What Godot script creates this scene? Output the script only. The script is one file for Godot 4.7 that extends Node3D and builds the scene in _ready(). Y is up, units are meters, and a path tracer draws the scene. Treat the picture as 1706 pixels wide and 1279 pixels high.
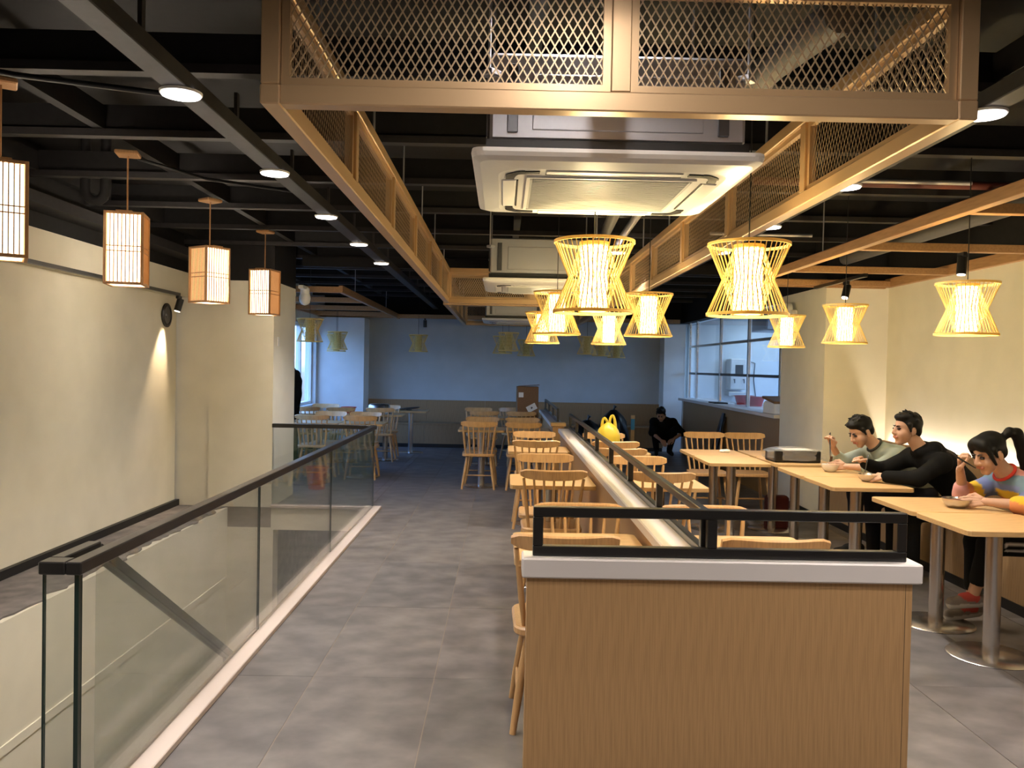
extends Node3D
# A restaurant upstairs: glass stair railing, low wood divider, spindle chairs, rattan pendants, mesh ceiling frame.
# x right, y up, the room runs away along -z. The camera stands at the origin, 1.56 m above the floor.

class MB:
	var v := PackedVector3Array()
	var n := PackedVector3Array()
	var c := PackedColorArray()
	var ix := PackedInt32Array()
	var col := Color.WHITE
	var use_col := false
	func vert(p: Vector3, nn: Vector3) -> int:
		v.append(p)
		n.append(nn)
		c.append(col)
		return v.size() - 1
	func tri(a: Vector3, b: Vector3, d: Vector3) -> void:   # counter-clockwise seen from outside
		var nn := (b - a).cross(d - a).normalized()
		var i := vert(a, nn)
		vert(b, nn)
		vert(d, nn)
		ix.append_array([i, i + 2, i + 1])
	func quad(a: Vector3, b: Vector3, d: Vector3, e: Vector3) -> void:
		var nn := (b - a).cross(d - a)
		if nn.length() < 1e-12:
			nn = (d - a).cross(e - a)
		nn = nn.normalized()
		var i := vert(a, nn)
		vert(b, nn)
		vert(d, nn)
		vert(e, nn)
		ix.append_array([i, i + 2, i + 1, i, i + 3, i + 2])
	func box(ct: Vector3, s: Vector3, bev := 0.0, bs := Basis()) -> MB:
		var h := s * 0.5
		if bev <= 0.0:
			for ax in 3:
				for sg in [-1.0, 1.0]:
					var u := Vector3.ZERO
					u[ax] = h[ax] * sg
					var a1 := (ax + 1) % 3
					var a2 := (ax + 2) % 3
					var p := Vector3.ZERO
					p[a1] = h[a1]
					var q := Vector3.ZERO
					q[a2] = h[a2]
					if sg < 0:
						var t := p
						p = q
						q = t
					quad(ct + bs * (u - p - q), ct + bs * (u + p - q), ct + bs * (u + p + q), ct + bs * (u - p + q))
			return self
		bev = minf(bev, minf(h.x, minf(h.y, h.z)) * 0.98)
		var k := h - Vector3.ONE * bev
		for ax in 3:
			var a1 := (ax + 1) % 3
			var a2 := (ax + 2) % 3
			for sg in [-1.0, 1.0]:
				var u := Vector3.ZERO
				u[ax] = h[ax] * sg
				var p := Vector3.ZERO
				p[a1] = k[a1]
				var q := Vector3.ZERO
				q[a2] = k[a2]
				if sg < 0:
					var t := p
					p = q
					q = t
				quad(ct + bs * (u - p - q), ct + bs * (u + p - q), ct + bs * (u + p + q), ct + bs * (u - p + q))
			# edges along ax
			for s1 in [-1.0, 1.0]:
				for s2 in [-1.0, 1.0]:
					var e0 := Vector3.ZERO
					e0[a1] = h[a1] * s1
					e0[a2] = k[a2] * s2
					var e1 := Vector3.ZERO
					e1[a1] = k[a1] * s1
					e1[a2] = h[a2] * s2
					var l := Vector3.ZERO
					l[ax] = k[ax]
					if s1 * s2 < 0:
						var t := e0
						e0 = e1
						e1 = t
					quad(ct + bs * (e0 - l), ct + bs * (e1 - l), ct + bs * (e1 + l), ct + bs * (e0 + l))
		for sx in [-1.0, 1.0]:
			for sy in [-1.0, 1.0]:
				for sz in [-1.0, 1.0]:
					var a := ct + bs * Vector3(h.x * sx, k.y * sy, k.z * sz)
					var b := ct + bs * Vector3(k.x * sx, h.y * sy, k.z * sz)
					var d := ct + bs * Vector3(k.x * sx, k.y * sy, h.z * sz)
					if sx * sy * sz > 0:
						tri(a, b, d)
					else:
						tri(a, d, b)
		return self
	func span(a: Vector3, b: Vector3, bev := 0.0) -> MB:   # box between two corners
		return box((a + b) * 0.5, (b - a).abs(), bev)
	func bar(a: Vector3, b: Vector3, w: float, h: float, up := Vector3.UP, bev := 0.0) -> MB:   # box along a-b, w across, h along up
		var z := (b - a).normalized()
		var x := up.cross(z)
		if x.length() < 1e-4:
			x = Vector3.RIGHT.cross(z)
		x = x.normalized()
		return box((a + b) * 0.5, Vector3(w, h, (b - a).length()), bev, Basis(x, z.cross(x), z))
	func tube(pts: Array, rads, seg := 8, caps := true, flat := 1.0, side := Vector3.UP) -> MB:
		var m := pts.size()
		var base := v.size()
		var lastx := Vector3.ZERO
		for j in m:
			var t: Vector3 = (pts[mini(j + 1, m - 1)] - pts[maxi(j - 1, 0)]).normalized()
			var x: Vector3
			if j == 0:
				x = side.cross(t)
				if x.length() < 0.05:
					x = Vector3.RIGHT.cross(t)
				if x.length() < 0.05:
					x = Vector3.BACK.cross(t)
			else:
				x = lastx - t * lastx.dot(t)
			x = x.normalized()
			lastx = x
			var y := t.cross(x)
			var r: float = rads[j] if rads is Array else rads
			for s in seg:
				var a := TAU * s / seg
				vert(pts[j] + (x * cos(a) + y * sin(a) * flat) * r, (x * cos(a) * flat + y * sin(a)).normalized())
		for j in m - 1:
			for s in seg:
				var a := base + j * seg + s
				var b := base + j * seg + (s + 1) % seg
				ix.append_array([a, b + seg, b, a, a + seg, b + seg])
		if caps:
			for e in 2:
				var j := 0 if e == 0 else m - 1
				var t: Vector3 = (pts[1] - pts[0]).normalized() * -1.0 if e == 0 else (pts[m - 1] - pts[m - 2]).normalized()
				var ci := vert(pts[j], t)
				var f := v.size()
				for s in seg:
					vert(v[base + j * seg + s], t)
				for s in seg:
					if e == 0:
						ix.append_array([ci, f + s, f + (s + 1) % seg])
					else:
						ix.append_array([ci, f + (s + 1) % seg, f + s])
		return self
	func lathe(prof: Array, seg := 24, at := Vector3.ZERO, bs := Basis(), soft := true) -> MB:   # prof: Vector2(radius, y), listed upwards for an outside
		var m := prof.size()
		for j in m - 1:
			var a: Vector2 = prof[j]
			var b: Vector2 = prof[j + 1]
			var d := b - a
			var nn := Vector2(d.y, -d.x).normalized()
			var na := nn
			var nb := nn
			if soft:
				if j > 0:
					var p: Vector2 = prof[j] - prof[j - 1]
					var pn := Vector2(p.y, -p.x).normalized()
					if pn.dot(nn) > 0.6:
						na = (pn + nn).normalized()
				if j < m - 2:
					var p: Vector2 = prof[j + 2] - prof[j + 1]
					var pn := Vector2(p.y, -p.x).normalized()
					if pn.dot(nn) > 0.6:
						nb = (pn + nn).normalized()
			var base := v.size()
			for s in seg + 1:
				var t := TAU * s / seg
				var ca := cos(t)
				var sa := sin(t)
				vert(at + bs * Vector3(a.x * ca, a.y, a.x * sa), bs * Vector3(na.x * ca, na.y, na.x * sa))
				vert(at + bs * Vector3(b.x * ca, b.y, b.x * sa), bs * Vector3(nb.x * ca, nb.y, nb.x * sa))
			for s in seg:
				var i := base + s * 2
				ix.append_array([i, i + 2, i + 3, i, i + 3, i + 1])
		return self
	func prism(poly: PackedVector2Array, y0: float, y1: float, bs := Basis(), at := Vector3.ZERO, bev := 0.0) -> MB:   # polygon in x,z extruded along y
		var area := 0.0
		for k in poly.size():
			area += poly[k].cross(poly[(k + 1) % poly.size()])
		if area < 0.0:
			poly.reverse()
		var tr := Geometry2D.triangulate_polygon(poly)
		var inner := poly
		if bev > 0.0:
			var off := Geometry2D.offset_polygon(poly, -bev)
			if off.size() == 1 and off[0].size() == poly.size():
				inner = PackedVector2Array()
				for p in poly:   # nearest inset corner, so that the rings match
					var best: Vector2 = off[0][0]
					for q in off[0]:
						if q.distance_squared_to(p) < best.distance_squared_to(p):
							best = q
					inner.append(best)
			else:
				bev = 0.0
		for k in range(0, tr.size(), 3):
			var a := inner[tr[k]]
			var b := inner[tr[k + 1]]
			var d := inner[tr[k + 2]]
			if (b - a).cross(d - a) < 0:
				var t := b
				b = d
				d = t
			tri(at + bs * Vector3(a.x, y1, a.y), at + bs * Vector3(d.x, y1, d.y), at + bs * Vector3(b.x, y1, b.y))
			tri(at + bs * Vector3(a.x, y0, a.y), at + bs * Vector3(b.x, y0, b.y), at + bs * Vector3(d.x, y0, d.y))
		var m := poly.size()
		for k in m:
			var a := poly[k]
			var b := poly[(k + 1) % m]
			var ai := inner[k]
			var bi := inner[(k + 1) % m]
			var w := func(p: Vector2, y: float) -> Vector3: return at + bs * Vector3(p.x, y, p.y)
			quad(w.call(b, y0 + bev), w.call(a, y0 + bev), w.call(a, y1 - bev), w.call(b, y1 - bev))
			if bev > 0.0:
				quad(w.call(b, y1 - bev), w.call(a, y1 - bev), w.call(ai, y1), w.call(bi, y1))
				quad(w.call(bi, y0), w.call(ai, y0), w.call(a, y0 + bev), w.call(b, y0 + bev))
		return self
	func loft(rings: Array) -> MB:   # smooth skin over closed rings of equal size
		var m: int = rings[0].size()
		var base := v.size()
		for k in rings.size():
			for s in m:
				var du: Vector3 = rings[k][(s + 1) % m] - rings[k][(s + m - 1) % m]
				var dv: Vector3 = rings[mini(k + 1, rings.size() - 1)][s] - rings[maxi(k - 1, 0)][s]
				vert(rings[k][s], dv.cross(du).normalized())
		for k in rings.size() - 1:
			for s in m:
				var a := base + k * m + s
				var b := base + k * m + (s + 1) % m
				ix.append_array([a, b, b + m, a, b + m, a + m])
		return self
	func ellipsoid(ct: Vector3, r: Vector3, bs := Basis(), seg := 16, rings := 10) -> MB:
		var base := v.size()
		for j in rings + 1:
			var f := PI * j / rings - PI / 2
			for s in seg + 1:
				var t := TAU * s / seg
				var d := Vector3(cos(f) * cos(t), sin(f), cos(f) * sin(t))
				vert(ct + bs * (d * r), bs * (d / r).normalized())
		for j in rings:
			for s in seg:
				var i := base + j * (seg + 1) + s
				var k := i + seg + 1
				ix.append_array([i, i + 1, k + 1, i, k + 1, k])
		return self
	func mesh() -> ArrayMesh:
		var a := []
		a.resize(Mesh.ARRAY_MAX)
		a[Mesh.ARRAY_VERTEX] = v
		a[Mesh.ARRAY_NORMAL] = n
		if use_col:
			a[Mesh.ARRAY_COLOR] = c
		a[Mesh.ARRAY_INDEX] = ix
		var m := ArrayMesh.new()
		m.add_surface_from_arrays(Mesh.PRIMITIVE_TRIANGLES, a)
		return m

static func rrect(w: float, d: float, r: float, seg := 4) -> PackedVector2Array:
	var p := PackedVector2Array()
	for q in 4:
		var cx := (w / 2 - r) * (1 if q == 0 or q == 3 else -1)
		var cz := (d / 2 - r) * (1 if q < 2 else -1)
		for s in seg + 1:
			var a := PI / 2 * (q + float(s) / seg)
			p.append(Vector2(cx + cos(a) * r, cz + sin(a) * r))
	return p

# ---------------------------------------------------------------- naming
var taken := {}
func numbered(called: String) -> String:
	if not taken.has(called):
		taken[called] = 0
		return called
	taken[called] += 1
	return "%s_%03d" % [called, taken[called]]

func tag(o: Node, label: String, category: String, group := "") -> void:
	o.set_meta("label", label)
	o.set_meta("category", category)
	if group:
		o.set_meta("group", group)

func thing(called: String, label: String, category: String, at := Vector3.ZERO, turn := 0.0, group := "") -> Node3D:
	var o := Node3D.new()
	o.name = numbered(called)
	add_child(o)
	o.position = at
	o.rotation.y = turn
	tag(o, label, category, group)
	return o

func part(called: String, mb, m: Material, parent: Node, stuff := false) -> MeshInstance3D:
	var o := MeshInstance3D.new()
	o.name = called
	o.mesh = mb.mesh() if mb is MB else mb
	o.material_override = m
	parent.add_child(o, true)
	if stuff:
		o.set_meta("kind", "stuff")
	return o

func single(called: String, mb, m: Material, label: String, category: String, at := Vector3.ZERO, group := "") -> MeshInstance3D:
	var o := part(numbered(called), mb, m, self)
	o.position = at
	tag(o, label, category, group)
	return o

func struct_root(called: String) -> Node3D:
	var o := Node3D.new()
	o.name = numbered(called)
	add_child(o)
	o.set_meta("kind", "structure")
	return o

func struct(called: String, mb: MB, m: Material) -> MeshInstance3D:
	var o := part(numbered(called), mb, m, self)
	o.set_meta("kind", "structure")
	return o

func copy_of(src: Node3D, label: String, at: Vector3, turn := 0.0, group := "") -> Node3D:
	var o: Node3D = src.duplicate()
	o.name = numbered(String(src.get_meta("base_name")))
	add_child(o)
	o.position = at
	o.rotation.y = turn
	o.set_meta("label", label)
	if group:
		o.set_meta("group", group)
	return o

# ---------------------------------------------------------------- materials
var M := {}
func mat(key: String, color: Color, rough := 0.6, metal := 0.0, spec := 0.5) -> StandardMaterial3D:
	var m := StandardMaterial3D.new()
	m.resource_name = key
	m.albedo_color = color
	m.roughness = rough
	m.metallic = metal
	m.metallic_specular = spec
	M[key] = m
	return m

func noise_tex(size: int, freq: float, oct: int, lo: Color, hi: Color, sd: int, mid = null, kind := FastNoiseLite.TYPE_SIMPLEX_SMOOTH) -> NoiseTexture2D:
	var f := FastNoiseLite.new()
	f.seed = sd
	f.noise_type = kind
	f.frequency = freq
	f.fractal_octaves = oct
	var t := NoiseTexture2D.new()
	t.width = size
	t.height = size
	t.seamless = true
	t.noise = f
	var g := Gradient.new()
	g.set_color(0, lo)
	g.set_color(1, hi)
	if mid != null:
		g.add_point(0.5, mid)
	t.color_ramp = g
	return t

func triplanar(m: StandardMaterial3D, t: Texture2D, scale: Vector3, world := false) -> StandardMaterial3D:
	m.albedo_texture = t
	m.uv1_triplanar = true
	m.uv1_world_triplanar = world
	m.uv1_scale = scale
	m.uv1_triplanar_sharpness = 4.0
	return m

func emissive(key: String, base: Color, glow: Color, energy: float) -> StandardMaterial3D:
	var m := mat(key, base, 0.8)
	m.emission_enabled = true
	m.emission = glow
	m.emission_energy_multiplier = energy
	return m

func materials() -> void:
	var grain := noise_tex(512, 0.012, 4, Color(0.87, 0.86, 0.85), Color(1, 1, 1), 3, Color(0.95, 0.945, 0.94))
	var fine := noise_tex(512, 0.035, 5, Color(0.86, 0.86, 0.86), Color(1, 1, 1), 8)
	var soft := noise_tex(512, 0.01, 3, Color(0.955, 0.955, 0.95), Color(1, 1, 1), 5)
	var concrete := noise_tex(1024, 0.006, 6, Color(0.70, 0.69, 0.69), Color(1, 0.985, 0.97), 21, Color(0.86, 0.845, 0.84))
	triplanar(mat("cream_paint", Color(0.88, 0.855, 0.785), 0.85, 0, 0.3), soft, Vector3.ONE * 0.35, true)
	triplanar(mat("white_paint", Color(0.86, 0.86, 0.85), 0.8, 0, 0.3), soft, Vector3.ONE * 0.35, true)
	triplanar(mat("rear_paint", Color(0.70, 0.72, 0.73), 0.8, 0, 0.3), soft, Vector3.ONE * 0.35, true)
	triplanar(mat("kitchen_wall", Color(0.88, 0.90, 0.91), 0.35, 0, 0.5), soft, Vector3.ONE * 0.35, true)
	triplanar(mat("black_paint", Color(0.105, 0.10, 0.105), 0.75, 0, 0.35), fine, Vector3.ONE * 0.7, true)
	triplanar(mat("joist_paint", Color(0.165, 0.155, 0.16), 0.6, 0, 0.4), fine, Vector3.ONE * 0.7, true)
	var tile_tones := [Color(0.475, 0.46, 0.46), Color(0.46, 0.45, 0.45), Color(0.49, 0.475, 0.47)]
	for k in 3:
		var tm := triplanar(mat("tile_%d" % k, tile_tones[k], 0.46, 0, 0.45), concrete, Vector3(0.5, 0.5, 0.62), true)
		tm.uv1_offset = Vector3(0.31 * k, 0, 0.17 * k)
		tm.roughness = 0.42
	mat("grout", Color(0.54, 0.50, 0.46), 0.9)
	triplanar(mat("cement", Color(0.52, 0.50, 0.49), 0.85), concrete, Vector3.ONE * 0.8, true)
	triplanar(mat("panel_wood", Color(0.71, 0.56, 0.385), 0.5, 0, 0.4), grain, Vector3(17, 0.5, 17), true)
	triplanar(mat("chair_wood", Color(0.83, 0.66, 0.45), 0.38, 0, 0.5), grain, Vector3(9, 1.2, 9))
	triplanar(mat("table_wood", Color(0.83, 0.68, 0.47), 0.36, 0, 0.5), grain, Vector3(1.0, 12, 13))
	triplanar(mat("bench_wood", Color(0.60, 0.49, 0.36), 0.5, 0, 0.4), grain, Vector3(12, 0.6, 12), true)
	triplanar(mat("timber", Color(0.69, 0.53, 0.36), 0.5, 0, 0.4), grain, Vector3(6, 6, 0.7), true)
	triplanar(mat("lantern_wood", Color(0.78, 0.60, 0.42), 0.5, 0, 0.4), grain, Vector3(20, 2, 20))
	mat("gold_paint", Color(0.74, 0.61, 0.45), 0.34, 0.35, 0.5)
	mat("gold_mesh", Color(0.70, 0.60, 0.47), 0.38, 0.35, 0.5)
	mat("bamboo", Color(0.90, 0.79, 0.50), 0.5, 0, 0.4)
	var wv := mat("woven_bamboo", Color(0.94, 0.88, 0.66), 0.6, 0, 0.3)
	wv.backlight_enabled = true
	wv.backlight = Color(0.95, 0.9, 0.7)
	mat("kerb_paint", Color(0.74, 0.69, 0.66), 0.5)
	M.bamboo.backlight_enabled = true
	M.bamboo.backlight = Color(0.70, 0.62, 0.38)
	mat("white_plastic", Color(0.86, 0.85, 0.83), 0.4)
	mat("grille_plastic", Color(0.72, 0.72, 0.70), 0.5)
	mat("black_plastic", Color(0.05, 0.05, 0.055), 0.45)
	mat("black_metal", Color(0.055, 0.05, 0.05), 0.28, 0.0, 0.6)
	mat("rail_metal", Color(0.06, 0.052, 0.05), 0.3, 0.0, 0.6)
	mat("galvanised", Color(0.66, 0.66, 0.68), 0.42, 0.75)
	mat("steel", Color(0.78, 0.76, 0.74), 0.26, 0.95)
	mat("dark_steel", Color(0.36, 0.36, 0.37), 0.35, 0.8)
	mat("cap_white", Color(0.82, 0.79, 0.77), 0.45)
	mat("red_plastic", Color(0.72, 0.13, 0.10), 0.4)
	mat("red_pipe", Color(0.30, 0.10, 0.075), 0.6)
	mat("pipe_grey", Color(0.33, 0.32, 0.31), 0.6)
	triplanar(mat("cardboard", Color(0.52, 0.38, 0.25), 0.85), fine, Vector3.ONE * 3.0)
	mat("paper", Color(0.88, 0.87, 0.85), 0.8)
	mat("unlit_shade", Color(0.78, 0.70, 0.42), 0.8)
	mat("skirting", Color(0.07, 0.065, 0.065), 0.5)
	var g := mat("rail_glass", Color(0.27, 0.42, 0.33, 0.11), 0.03)
	g.transparency = BaseMaterial3D.TRANSPARENCY_ALPHA
	var gw := mat("window_glass", Color(0.75, 0.85, 0.9, 0.04), 0.02)
	gw.transparency = BaseMaterial3D.TRANSPARENCY_ALPHA
	mat("glass_edge", Color(0.10, 0.16, 0.14), 0.2)
	emissive("lamp_disc", Color(0.95, 0.95, 0.95), Color(1.0, 0.96, 0.95), 7.0)
	emissive("pendant_glow", Color(0.95, 0.85, 0.6), Color(1.0, 0.93, 0.68), 5.0)
	emissive("lantern_glow", Color(0.95, 0.92, 0.85), Color(1.0, 0.93, 0.82), 2.5)
	emissive("lantern_glow_dim", Color(0.9, 0.75, 0.5), Color(1.0, 0.84, 0.60), 1.5)
	emissive("spot_glow", Color(0.95, 0.95, 0.95), Color(1.0, 0.92, 0.82), 5.0)
	emissive("kitchen_lamp", Color(0.95, 0.95, 0.95), Color(0.80, 0.92, 1.0), 4.0)
	emissive("led_glow", Color(0.95, 0.95, 0.95), Color(1.0, 0.93, 0.82), 3.0)
	mat("foliage", Color(0.25, 0.42, 0.24), 0.6)
	mat("bark", Color(0.30, 0.24, 0.18), 0.9)
	mat("ground", Color(0.45, 0.46, 0.45), 0.9)

# ---------------------------------------------------------------- camera, sky, exposure
func view_and_sky() -> void:
	var cam := Camera3D.new()
	cam.name = "camera"
	cam.position = Vector3(0, 1.56, 0)
	cam.rotation_degrees = Vector3(-1.2, -0.63, 1.15)
	cam.fov = rad_to_deg(2.0 * atan(639.5 / 1380.0))
	cam.near = 0.05
	cam.far = 200.0
	add_child(cam)
	cam.current = true
	var env := Environment.new()
	env.background_mode = Environment.BG_SKY
	var sm := ProceduralSkyMaterial.new()
	sm.sky_top_color = Color(0.46, 0.66, 0.99)
	sm.sky_horizon_color = Color(0.61, 0.79, 1.0)
	sm.ground_horizon_color = Color(0.36, 0.42, 0.48)
	sm.ground_bottom_color = Color(0.26, 0.29, 0.32)
	sm.sky_energy_multiplier = 1.0
	var sky := Sky.new()
	sky.sky_material = sm
	env.sky = sky
	env.background_energy_multiplier = SKY_ENERGY
	env.tonemap_mode = Environment.TONE_MAPPER_LINEAR
	env.tonemap_exposure = 1.12
	env.sdfgi_enabled = true
	env.ssao_enabled = true
	env.ssil_enabled = true
	var we := WorldEnvironment.new()
	we.name = "environment"
	we.environment = env
	add_child(we)

const SKY_ENERGY := 9.5
const DOWNLIGHT := 4.4
const PENDANT := 0.65
const LANTERN := 0.95
const WARM := Color(1.0, 0.80, 0.55)

func spot(at: Vector3, towards: Vector3, energy: float, angle: float, soft: float, color: Color, parent: Node = self) -> void:
	var s := SpotLight3D.new()
	s.name = "beam"
	parent.add_child(s, true)
	s.position = at
	var up := Vector3.UP if absf(towards.normalized().y) < 0.98 else Vector3.RIGHT
	s.basis = Basis.looking_at(towards, up)
	s.light_energy = energy
	s.light_color = color
	s.light_size = soft
	s.spot_angle = angle
	s.spot_angle_attenuation = 0.8
	s.spot_range = 30.0
	s.spot_attenuation = 2.0
	s.shadow_enabled = true

func bulb(at: Vector3, energy: float, size: float, color: Color, parent: Node) -> void:
	var s := OmniLight3D.new()
	s.name = "glow"
	parent.add_child(s, true)
	s.position = at
	s.light_energy = energy
	s.light_color = color
	s.light_size = size
	s.omni_range = 30.0
	s.omni_attenuation = 2.0
	s.shadow_enabled = true

func strip_light(at: Vector3, towards: Vector3, size: Vector2, energy: float, color: Color, parent: Node) -> void:
	var s := AreaLight3D.new()
	s.name = "strip_glow"
	parent.add_child(s, true)
	s.position = at
	var up := Vector3.UP if absf(towards.normalized().y) < 0.98 else Vector3.RIGHT
	s.basis = Basis.looking_at(towards, up)
	s.area_size = size
	s.light_energy = energy
	s.light_color = color
	s.area_range = 30.0
	s.area_attenuation = 2.0
	s.shadow_enabled = true

# ---------------------------------------------------------------- the room
const BACK := -16.2
const NEAR := 5.0
const TOP := 3.1
func floor_and_stairs() -> void:
	var fl := struct_root("floor")
	# grout bed under the tiles
	var zones := [[-1.42, 4.0, BACK, NEAR], [-3.5, -1.42, BACK, -8.9], [-3.5, -1.42, -2.66, NEAR]]
	for z in zones:
		part("slab", MB.new().span(Vector3(z[0], -0.22, z[2]), Vector3(z[1], -0.0025, z[3])), M.grout, fl)
	var gap := 0.005
	for zi in zones.size():
		var z = zones[zi]
		var rng := RandomNumberGenerator.new()
		rng.seed = 7 + zi
		var i0 := floori((z[0] + 0.313) / 0.6)
		var i1 := ceili((z[1] + 0.313) / 0.6)
		for i in range(i0, i1):
			var x0: float = maxf(-0.313 + i * 0.6, z[0])
			var x1: float = minf(-0.313 + (i + 1) * 0.6, z[1])
			if x1 - x0 < 0.03:
				continue
			var j0 := floori((z[2] + 0.5) / 1.2)
			var j1 := ceili((z[3] + 0.5) / 1.2)
			for j in range(j0, j1):
				var za: float = maxf(-0.5 + j * 1.2, z[2])
				var zb: float = minf(-0.5 + (j + 1) * 1.2, z[3])
				if zb - za < 0.03:
					continue
				part("tile", MB.new().span(Vector3(x0 + gap / 2, -0.0025, za + 0.0007), Vector3(x1 - gap / 2, rng.randf() * 0.0006, zb - 0.0007)), M["tile_%d" % rng.randi_range(0, 2)], fl)
	# stairwell: lower walls, the ledge along the left wall, the flight of steps
	struct("wall_stair_left", MB.new().span(Vector3(-3.5, -3.0, -8.9), Vector3(-2.93, -0.012, NEAR)), M.cream_paint)
	struct("wall_stair_right", MB.new().span(Vector3(-1.42, -3.0, -8.9), Vector3(-1.30, -0.22, NEAR)), M.cream_paint)
	struct("wall_stair_near", MB.new().span(Vector3(-2.93, -3.0, -2.64), Vector3(-1.42, -0.22, -2.5)), M.cream_paint)
	struct("wall_stair_far", MB.new().span(Vector3(-2.93, -3.0, -9.1), Vector3(-2.44, -0.22, -8.9)), M.cream_paint)
	struct("wall_lower_room", MB.new().span(Vector3(-2.44, -3.0, -11.2), Vector3(-1.3, -0.22, -11.1)), M.cement)
	struct("wall_lower_side", MB.new().span(Vector3(-2.5, -3.0, -11.1), Vector3(-2.44, -0.22, -9.1)), M.cement)
	struct("wall_lower_right", MB.new().span(Vector3(-1.3, -3.0, -11.1), Vector3(-1.24, -0.22, -8.9)), M.cement)
	struct("floor_lower", MB.new().span(Vector3(-3.5, -3.1, -11.2), Vector3(-1.2, -3.0, NEAR)), M.cement)
	struct("trim_slab_edge", MB.new().span(Vector3(-2.46, -0.24, -8.9), Vector3(-1.42, -0.002, -8.88)), M.cream_paint)
	struct("trim_stair_wall", MB.new().span(Vector3(-2.93, -0.81, -8.88), Vector3(-2.92, -0.75, NEAR)), M.cream_paint)
	# ledge: rough cement with a ragged edge
	var rg := RandomNumberGenerator.new()
	rg.seed = 4
	var poly := PackedVector2Array([Vector2(-3.5, -8.89), Vector2(-2.95, -8.89)])
	var nz := FastNoiseLite.new()
	nz.seed = 2
	nz.frequency = 1.4
	nz.fractal_octaves = 4
	for k in 160:
		var z := -8.8 + k * 0.075
		poly.append(Vector2(-2.955 + nz.get_noise_2d(z * 2.0, 0) * 0.09 + rg.randf_range(-0.012, 0.012), z))
	poly.append(Vector2(-3.5, poly[poly.size() - 1].y))
	struct("floor_ledge", MB.new().prism(poly, -0.012, 0.0), M.cement)
	var st := struct_root("staircase")
	for k in 17:
		part("step", MB.new().span(Vector3(-2.93, -0.17 * (k + 2), -2.66 - 0.28 * (k + 1)), Vector3(-1.42, -0.17 * (k + 1), -2.64 - 0.28 * k), 0.008), M.cement, st)

func walls() -> void:
	var cp: Material = M.cream_paint
	struct("wall_left", MB.new().span(Vector3(-3.7, -3.0, -8.9), Vector3(-3.5, 2.5, NEAR)), cp)
	struct("wall_left_upper", MB.new().span(Vector3(-3.7, 2.5, -8.9), Vector3(-3.42, TOP, NEAR)), M.black_paint)
	struct("wall_behind", MB.new().span(Vector3(-3.7, -3.0, NEAR), Vector3(4.2, TOP, NEAR + 0.15)), cp)
	struct("wall_right", MB.new().span(Vector3(3.98, 0, -8.56), Vector3(4.15, 2.46, NEAR)), cp)
	struct("wall_right_upper", MB.new().span(Vector3(3.98, 2.46, -8.56), Vector3(4.15, TOP, NEAR)), M.black_paint)
	# the pier between stairwell and window, with its slightly proud face
	struct("wall_pier", MB.new().span(Vector3(-3.7, -0.22, -9.8), Vector3(-2.46, 2.42, -8.93)), cp)
	struct("wall_pier_face", MB.new().span(Vector3(-3.14, 0, -8.93), Vector3(-2.46, 2.42, -8.89)), cp)
	struct("wall_pier_upper", MB.new().span(Vector3(-3.7, 2.42, -9.8), Vector3(-2.46, TOP, -8.9)), M.black_paint)
	# bulkhead of the left wall
	struct("trim_bulkhead_left", MB.new().span(Vector3(-3.5, 2.23, -8.9), Vector3(-3.38, 2.49, NEAR)), cp)
	struct("baseboard_left", MB.new().span(Vector3(-3.5, 0, -8.93), Vector3(-3.46, 0.065, NEAR)), M.skirting)
	# pier between the right wall and the serving counter
	struct("wall_pier_right", MB.new().span(Vector3(3.33, 0, -9.9), Vector3(4.15, 2.46, -8.56)), cp)
	struct("wall_pier_right_upper", MB.new().span(Vector3(3.33, 2.46, -9.9), Vector3(4.15, TOP, -8.56)), M.black_paint)
	struct("baseboard_right", MB.new().span(Vector3(3.315, 0, -9.9), Vector3(3.33, 0.08, -8.56)), M.skirting)
	# rear: back wall, dark wood dado, window wall on the left
	struct("wall_back", MB.new().span(Vector3(-3.7, 0, BACK - 0.2), Vector3(6.5, 2.46, BACK)), M.rear_paint)
	struct("wall_back_upper", MB.new().span(Vector3(-3.7, 2.46, BACK - 0.2), Vector3(6.5, TOP, BACK)), M.black_paint)
	struct("wall_pier_rear_left", MB.new().span(Vector3(-3.5, 0, BACK), Vector3(-2.62, 2.42, -15.6)), M.white_paint)
	struct("wall_pier_rear_right", MB.new().span(Vector3(3.06, 0, BACK), Vector3(3.46, 2.42, -15.75)), M.white_paint)
	struct("wall_window_below", MB.new().span(Vector3(-3.7, 0, -16.2), Vector3(-3.5, 0.80, -9.8)), M.white_paint)
	struct("wall_window_above", MB.new().span(Vector3(-3.7, 2.24, -16.2), Vector3(-3.5, TOP, -9.8)), M.white_paint)
	struct("wall_window_end", MB.new().span(Vector3(-3.7, 0.8, -16.2), Vector3(-3.5, 2.24, -15.5)), M.white_paint)
	var w := struct_root("window_1")
	for y in [0.80, 2.20]:
		part("frame_rail", MB.new().span(Vector3(-3.66, y, -15.5), Vector3(-3.56, y + 0.05, -9.8), 0.004), M.white_plastic, w)
	for k in 8:
		var z := -15.5 + k * 0.808
		part("mullion", MB.new().span(Vector3(-3.66, 0.85, z), Vector3(-3.57, 2.20, z + 0.055), 0.004), M.white_plastic, w)
		if k < 7:
			part("pane", MB.new().span(Vector3(-3.615, 0.85, z + 0.055), Vector3(-3.61, 2.20, z + 0.808)), M.window_glass, w)
	part("sill", MB.new().span(Vector3(-3.62, 0.77, -15.55), Vector3(-3.44, 0.80, -9.85), 0.006), M.cap_white, w)

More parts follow.
